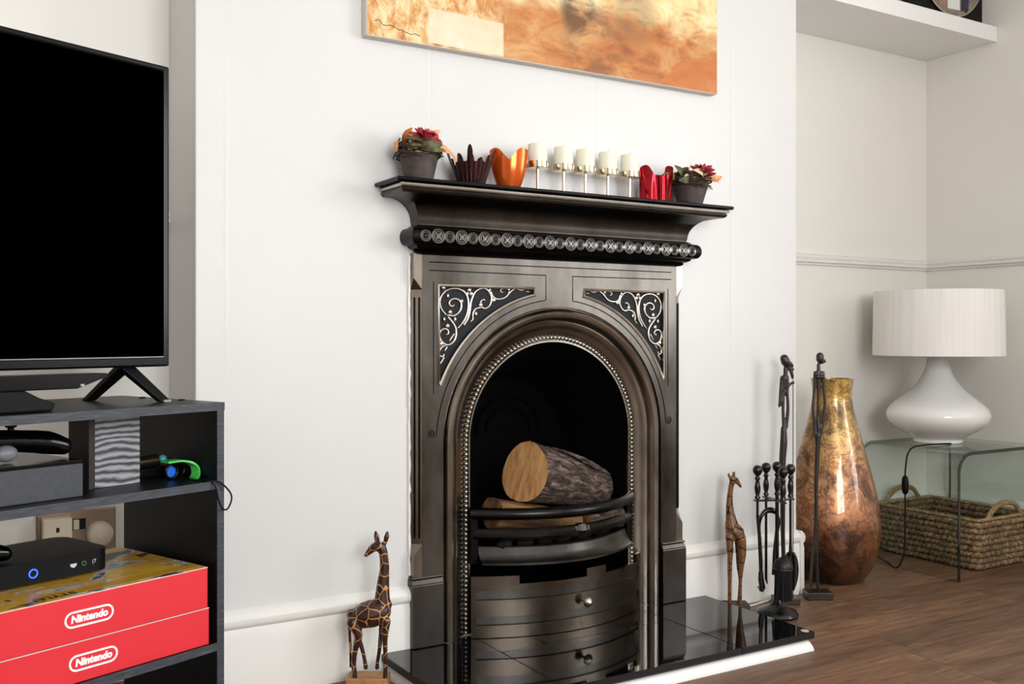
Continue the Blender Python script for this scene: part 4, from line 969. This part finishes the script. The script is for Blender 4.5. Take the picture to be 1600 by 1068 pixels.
def vase_mat():
    M_, nt, b = nodes('gold_leaf_glass'); v = coords(nt)
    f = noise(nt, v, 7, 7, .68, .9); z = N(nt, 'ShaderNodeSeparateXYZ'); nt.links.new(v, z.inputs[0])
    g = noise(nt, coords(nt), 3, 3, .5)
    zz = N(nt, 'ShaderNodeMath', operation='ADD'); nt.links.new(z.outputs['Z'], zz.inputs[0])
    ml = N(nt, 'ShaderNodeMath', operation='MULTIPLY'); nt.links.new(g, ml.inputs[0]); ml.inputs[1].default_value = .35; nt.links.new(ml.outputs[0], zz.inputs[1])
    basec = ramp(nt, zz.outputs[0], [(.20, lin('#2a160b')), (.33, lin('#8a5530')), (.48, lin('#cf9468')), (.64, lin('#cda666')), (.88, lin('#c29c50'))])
    fv = noise(nt, v, 15, 8, .72, .9)
    ab = N(nt, 'ShaderNodeMath', operation='SUBTRACT'); nt.links.new(fv, ab.inputs[0]); ab.inputs[1].default_value = .5
    aa = N(nt, 'ShaderNodeMath', operation='ABSOLUTE'); nt.links.new(ab.outputs[0], aa.inputs[0])
    crack = ramp(nt, aa.outputs[0], [(.0, (.25, .15, .08, 1)), (.05, (1, 1, 1, 1))])
    dark = ramp(nt, f, [(.40, (.12, .07, .035, 1)), (.50, (1, 1, 1, 1)), (.62, (1.25, 1.2, 1.15, 1))])
    m1 = N(nt, 'ShaderNodeMixRGB', blend_type='MULTIPLY'); m1.inputs[0].default_value = .85; nt.links.new(basec, m1.inputs[1]); nt.links.new(crack, m1.inputs[2])
    m2 = N(nt, 'ShaderNodeMixRGB', blend_type='MULTIPLY'); m2.inputs[0].default_value = .8; nt.links.new(m1.outputs[0], m2.inputs[1]); nt.links.new(dark, m2.inputs[2])
    nt.links.new(m2.outputs[0], b.inputs['Base Color']); b.inputs['Metallic'].default_value = .55; b.inputs['Roughness'].default_value = .38
    b.inputs['Coat Weight'].default_value = 1; b.inputs['Coat Roughness'].default_value = .04; bump(nt, b, f, .25, .003); return M_
vo = (1.20, .066, .0)
vp = spline([(r, 0, z) for r, z in [(.085, .001), (.105, .006), (.135, .05), (.157, .115), (.164, .19), (.158, .255), (.145, .32), (.125, .40), (.105, .475), (.083, .555), (.069, .615), (.066, .65), (.072, .702)]], 4)
pv = [(p.x, p.z) for p in vp]; pv += [(.068, .702), (.062, .65), (.065, .61), (.05, .55)]
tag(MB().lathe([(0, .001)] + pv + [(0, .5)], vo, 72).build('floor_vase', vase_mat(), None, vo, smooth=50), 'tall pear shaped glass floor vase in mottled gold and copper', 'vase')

# ================================================================ GIRAFFES, CARVED FIGURES, FIRE TOOLS
CAMR = -math.atan2(1530.0, 2540.0)     # direction the carvings are turned to
def carve(name, loc, label, cat, limbs, m_, vox, rz, balls=(), base=None, basem=None, sm=3):
    t = thing(name, loc, label, cat, None, rz); b = MB()
    for pts, rs in limbs:
        sp_ = spline(pts, 4); b.tube(sp_, lerp_list(rs, len(sp_)), 12)
        for q in (0, -1): b.ball(pts[q], rs[q], 12, 8)
    for c_, r, sc in balls: b.ball(c_, r, 12, 8, sc)
    o = b.build('carved_body', m_, t); remesh(o, vox, sm)
    if base: MB().box(*base).build('base', basem, t, bevel=.002)
    return t
k = 2590.
def g1(x, y, r, d=0): return ((x - 250)/k, d, .03 + (1045 - y)/k), r/k
def limb(fn, seq, d=0): L_ = [fn(x, y, r, d) for x, y, r in seq]; return [p for p, _ in L_], [r for _, r in L_]
G1 = [limb(g1, [(148, 665, 40), (200, 668, 78), (270, 655, 88), (325, 630, 76), (352, 600, 42)]),
      limb(g1, [(330, 620, 58), (333, 540, 46), (338, 460, 38), (346, 380, 30), (343, 300, 28), (330, 250, 30)]),
      limb(g1, [(325, 238, 30), (285, 240, 30), (250, 270, 19), (232, 290, 13)]),
      limb(g1, [(362, 690, 30), (356, 800, 17), (358, 900, 14), (358, 980, 13), (358, 1040, 16)], -.018),
      limb(g1, [(335, 700, 30), (318, 800, 16), (308, 900, 13), (295, 980, 12), (293, 1010, 15)], .020),
      limb(g1, [(155, 700, 38), (190, 780, 28), (170, 870, 18), (162, 950, 15), (168, 1042, 18)], -.018),
      limb(g1, [(155, 700, 34), (165, 790, 20), (195, 880, 14), (212, 950, 12), (222, 1010, 15)], .020),
      limb(g1, [(128, 640, 12), (128, 740, 10), (134, 850, 9), (136, 985, 8)], -.004),
      limb(g1, [(345, 225, 12), (357, 180, 17), (362, 150, 8)], .008), limb(g1, [(298, 205, 13), (294, 165, 15), (291, 143, 7)], .0), limb(g1, [(312, 212, 10), (308, 170, 11), (305, 152, 6)], -.008)]
GP1 = lines_mat('carved_giraffe_dark', '#2e1713', '#c08a4c', 33, .022, .3, '#3a1e17')
GBASE = mat('carved_base_wood', '#9a6a40', .5, c2='#b78856', scale=30)
carve('giraffe_figurine', (-.612, -.095, 0), 'dark brown carved giraffe with tan lines beside the hearth, head turned back', 'figurine', G1, GP1, .0022, CAMR, base=(-.052, .048, -.030, .030, .0005, .032), basem=GBASE, sm=2)
k2 = 2371.5
def g2(x, y, r, d=0): return ((x - 138)/k2, d, .034 + (1005 - y)/k2), r/k2
G2 = [limb(g2, [(112, 430, 44), (130, 475, 62), (160, 505, 58), (182, 530, 38)]),
      limb(g2, [(118, 430, 46), (106, 350, 32), (102, 270, 23), (108, 190, 19), (120, 125, 20)]),
      limb(g2, [(122, 105, 24), (148, 115, 22), (168, 140, 14), (182, 160, 9)]),
      limb(g2, [(96, 520, 32), (98, 620, 24), (101, 720, 14), (102, 860, 9), (100, 1003, 11)], -.012),
      limb(g2, [(108, 520, 28), (112, 620, 20), (106, 720, 12), (106, 860, 9), (106, 1000, 10)], .016),
      limb(g2, [(180, 540, 36), (188, 640, 28), (182, 740, 17), (176, 850, 10), (174, 1003, 12)], -.012),
      limb(g2, [(176, 540, 34), (178, 640, 24), (174, 740, 14), (184, 850, 9), (176, 1000, 10)], .016),
      limb(g2, [(126, 90, 7), (124, 58, 7)], -.004), limb(g2, [(140, 90, 7), (140, 58, 7)], .006), limb(g2, [(106, 98, 8), (96, 78, 11), (97, 64, 6)], -.002)]
GP2 = lines_mat('carved_giraffe_tan', '#6b4526', '#20120c', 30, .045, .28, '#7c5330')
carve('giraffe_figurine', (.592, -.085, 0), 'slender tan carved giraffe with dark lines in front of the skirting', 'figurine', G2, GP2, .0022, CAMR, base=(-.035, .042, -.028, .034, .0005, .034), basem=mat('dark_base_wood', '#3d2a1c', .6), sm=2)
EBONY = mat('ebony', '#17110e', .35, c2='#2b211b', scale=40, stretch=(1, 1, .3), bmp=.25, bdist=.003)
kw = 4.45*479.6
def fw(x, y, r, d=0): return ((x - 303)/kw, d, .85 - (540 + y/4.45 - 525)/479.6), r/kw
kw2 = 3.815*479.6
def fw2(px, py, r): return ((px - 1258)/479.6, 0, .85 - (py - 525)/479.6), r/479.6
FW = [limb(fw, [(318, 70, 26), (318, 95, 26), (330, 110, 17)]), limb(fw, [(350, 100, 8), (352, 112, 7)]), limb(fw, [(308, 130, 12), (308, 185, 13)]),
      limb(fw, [(288, 185, 12), (335, 185, 12)]), limb(fw, [(297, 195, 17), (297, 240, 13)]), limb(fw, [(325, 195, 17), (325, 240, 13)]), limb(fw, [(300, 212, 12), (300, 218, 12)], -.006), limb(fw, [(328, 212, 12), (328, 218, 12)], -.006),
      limb(fw, [(283, 185, 11), (278, 300, 9), (270, 420, 10), (278, 540, 10), (290, 640, 10), (300, 680, 10)]),
      limb(fw, [(340, 185, 11), (345, 300, 9), (352, 400, 10), (342, 500, 10), (325, 590, 10), (312, 660, 10)]),
      limb(fw, [(308, 240, 13), (306, 350, 9), (303, 480, 9), (308, 570, 16), (308, 620, 16)]),
      limb(fw, [(305, 620, 20), (300, 720, 17), (295, 850, 16), (290, 1000, 14), (290, 1060, 13)]),
      ([fw2(1255.5, 775, 0)[0], fw2(1254, 830, 0)[0], fw2(1249, 880, 0)[0], fw2(1246.5, 920, 0)[0]], [.0065, .006, .0045, .006]),
      ([fw2(1255.5, 775, 0)[0], fw2(1256, 830, 0)[0], fw2(1257, 880, 0)[0], fw2(1259, 920, 0)[0]], [.0065, .006, .0045, .006])]
carve('carved_figure', (.955, -.088, 0), 'thin dark carved woman figure beside the copper vase', 'figurine', FW, EBONY, .0020, CAMR, base=(-.042, .042, -.030, .030, .0005, .024), basem=EBONY, sm=2)
def fm(x, y, r, d=0): return ((x - 143)/(4.45*494), d, .85 - (540 + y/4.45 - 525)/494), r/(4.45*494)
FM = [limb(fm, [(145, 90, 30), (155, 115, 32), (165, 130, 24)]), limb(fm, [(190, 120, 9), (204, 140, 8)]), limb(fm, [(185, 160, 14), (205, 165, 10)]), limb(fm, [(190, 175, 13), (200, 205, 12), (202, 225, 9)]), limb(fm, [(155, 150, 15), (152, 210, 16)]),
      limb(fm, [(130, 222, 13), (165, 220, 14)]), limb(fm, [(128, 230, 14), (120, 320, 12), (110, 425, 8)]), limb(fm, [(110, 415, 9), (145, 340, 9), (180, 275, 9), (208, 258, 10)]),
      limb(fm, [(145, 230, 20), (138, 330, 11), (136, 450, 11), (140, 570, 12)]), limb(fm, [(160, 230, 18), (166, 330, 10), (170, 450, 11), (158, 570, 12)]),
      limb(fm, [(140, 580, 20), (140, 680, 26), (132, 800, 24), (132, 950, 22), (134, 1060, 20)]), limb(fm, [(134, 1050, 20), (134, 1300, 16), (140, 1500, 14), (146, 1705, 16)])]
man = carve('carved_figure', (.815, -.075, 0), 'thin dark carved bearded man figure holding a long spear', 'figurine', FM, EBONY, .0020, CAMR, base=(-.035, .045, -.026, .026, .0005, .022), basem=EBONY, sm=2)
MB().tube([(.0275, -.004, .022), (.0275, -.004, .712)], .0014, 8).build('spear', EBONY, man)

WROUGHT = mat('black_wrought_iron', '#0b0b0c', .28, .3, coat=.3)
ta = (.69, -.165, 0)
def T(x, y, z=0): return (ta[0] + x*math.cos(CAMR) - y*math.sin(CAMR), ta[1] + x*math.sin(CAMR) + y*math.cos(CAMR), z)
HANDLE = [(.004, .0), (.0085, .002), (.0085, .006), (.0055, .012), (.0085, .024), (.0095, .034), (.0075, .046), (.005, .056), (.008, .061), (.008, .065), (.0045, .070), (.009, .074), (.0135, .081), (.0148, .088), (.0135, .095), (.009, .101), (0, .1035)]
ts = thing('fire_tool_stand', ta, 'black iron companion stand on the floor beside the hearth', 'tool stand', None, CAMR)
MB().lathe([(.062, .001), (.064, .008), (.058, .018), (.042, .026), (.026, .033), (.016, .041), (.012, .05), (.009, .058)], (0, 0, 0), 36, sx=1.0, sy=1.0).build('base', WROUGHT, ts, smooth=45)
MB().tube([(0, 0, .05), (0, 0, .372)], .006, 12).build('pole', WROUGHT, ts, smooth=50)
MB().lathe(HANDLE, (0, 0, .366), 20).build('finial', WROUGHT, ts, smooth=45)
HK = [(-.062, -.010), (.004, -.052), (.046, .018), (-.020, .052)]
for x, y_ in HK:
    l = math.hypot(x, y_); a = math.atan2(y_, x)
    b = MB(); b.box(.004, l + .010, -.008, .008, .350, .355); b.v = [(p[0]*math.cos(a) - p[1]*math.sin(a), p[0]*math.sin(a) + p[1]*math.cos(a), p[2]) for p in b.v]; b.build('hook_arm', WROUGHT, ts, bevel=.001)
def tool(name, i, label):
    x, y_ = HK[i]; p = T(x, y_, 0); t = thing(name, (p[0], p[1], .08), label, 'fire tool', 'fire tools hanging on the stand', CAMR)
    MB().lathe(HANDLE, (0, 0, .3565 - .08), 20).build('handle', WROUGHT, t, smooth=45); return t
Z0 = .08
t = tool('hearth_brush', 1, 'black hearth brush with domed head hanging on the tool stand')
MB().tube([(0, 0, .185 - Z0), (0, 0, .36 - Z0)], .0042, 10).build('shaft', WROUGHT, t, smooth=50)
MB().lathe([(.0292, .158), (.0295, .161), (.027, .172), (.020, .182), (.010, .188), (.005, .192)], (0, 0, -Z0), 28).build('dome', mat('worn_black_iron', '#242424', .4, .5), t, smooth=50)
MB().lathe([(.0285, .1555), (.0285, .1585)], (0, 0, -Z0), 28).build('collar', mat('aged_brass', '#7f7158', .35, 1), t, smooth=50)
b = MB(); rnd = random.Random(9)
for i in range(220):
    a = rnd.uniform(0, 6.28); r = .024*math.sqrt(rnd.random()); sp_ = 1.12 + rnd.uniform(-.06, .08)
    b.tube([(r*math.cos(a), r*math.sin(a), .158 - Z0), (r*sp_*math.cos(a), r*sp_*math.sin(a), rnd.uniform(.060, .072) - Z0)], .0013, 4, cap=False)
b.lathe([(.018, .07), (.0225, .157)], (0, 0, -Z0), 16)
o = b.build('bristles', mat('black_bristle', '#0d0c0c', .8), t); o['kind'] = 'stuff'
t = tool('hearth_shovel', 2, 'black hearth shovel with oval blade hanging behind the brush')
MB().tube([(0, 0, .185 - Z0), (0, 0, .36 - Z0)], .0040, 10).build('shaft', WROUGHT, t, smooth=50)
MB().tube([(0, 0, .178 - Z0), (0, 0, .212 - Z0)], [.0055, .0048], 10).build('socket', WROUGHT, t, smooth=50)
b = MB(); n = 14
for i in range(n + 1):
    tt = i/n; hw = .026*math.sin(PI*(.10 + .82*tt))**.6*(1 - .15*tt); z = .190 - .118*tt - Z0
    for kx in range(5):
        q = kx/2 - 1; b.v.append((hw*q, -.004 + .010*(1 - q*q), z))
for i in range(n):
    for kx in range(4): b.f.append((i*5+kx, i*5+kx+1, i*5+kx+6, i*5+kx+5))
bo = b.build('blade', WROUGHT, t, smooth=50); sm_ = bo.modifiers.new('thick', 'SOLIDIFY'); sm_.thickness = .002
t = tool('fire_tongs', 0, 'black fire tongs with bowed spring hanging on the tool stand')
MB().tube([(0, 0, .30 - Z0), (0, 0, .36 - Z0)], .0040, 10).build('shaft', WROUGHT, t, smooth=50)
b = MB(); arch = spline([(.012, .020, .235), (.010, .020, .275), (.020, .024, .305), (.040, .028, .318), (.062, .032, .312), (.074, .034, .285), (.070, .036, .255)], 5)
b.tube([(x, y_, z - Z0) for x, y_, z in arch], .0095, 10, flat=(Vector((1, 0, 0)), .45)); b.build('spring', WROUGHT, t, smooth=60)
MB().tube([(0, 0, .31 - Z0), (.006, .004, .25 - Z0), (.012, .008, .13 - Z0)], .0048, 10).build('arm', WROUGHT, t, smooth=50)
MB().tube([(.012, .020, .24 - Z0), (.014, .012, .16 - Z0), (.013, .009, .13 - Z0)], .0048, 10).build('arm', WROUGHT, t, smooth=50)
MB().tube([(.068, .036, .26 - Z0), (.060, .034, .19 - Z0), (.056, .032, .12 - Z0)], .0045, 10).build('arm', WROUGHT, t, smooth=50)
b = MB(); b.tube([(.012, .008, .135 - Z0), (.012, .006, .11 - Z0), (.016, .004, .088 - Z0), (.011, .002, .076 - Z0)], [.007, .0085, .009, .006], 10); b.tube([(.012, .006, .092 - Z0), (.003, .004, .086 - Z0)], .0045, 8); b.build('claw', WROUGHT, t, smooth=60)
t = tool('fire_poker', 3, 'black fire poker hanging on the far side of the tool stand')
MB().tube([(0, 0, .36 - Z0), (0, 0, .10 - Z0), (.004, 0, .085 - Z0)], [.0042, .0042, .0015], 10).build('shaft', WROUGHT, t, smooth=50)

tag(MB().tube(spline([(.66, -.042, .0035), (.70, -.050, .0035), (.74, -.042, .0035), (.78, -.036, .0035), (.88, -.028, .0035), (.93, -.028, .0035)], 6), .0032, 8).build('white_cable', GLOSSW, None, (.74, -.04, 0), smooth=60), 'white cable lying on the floor along the skirting', 'cable')
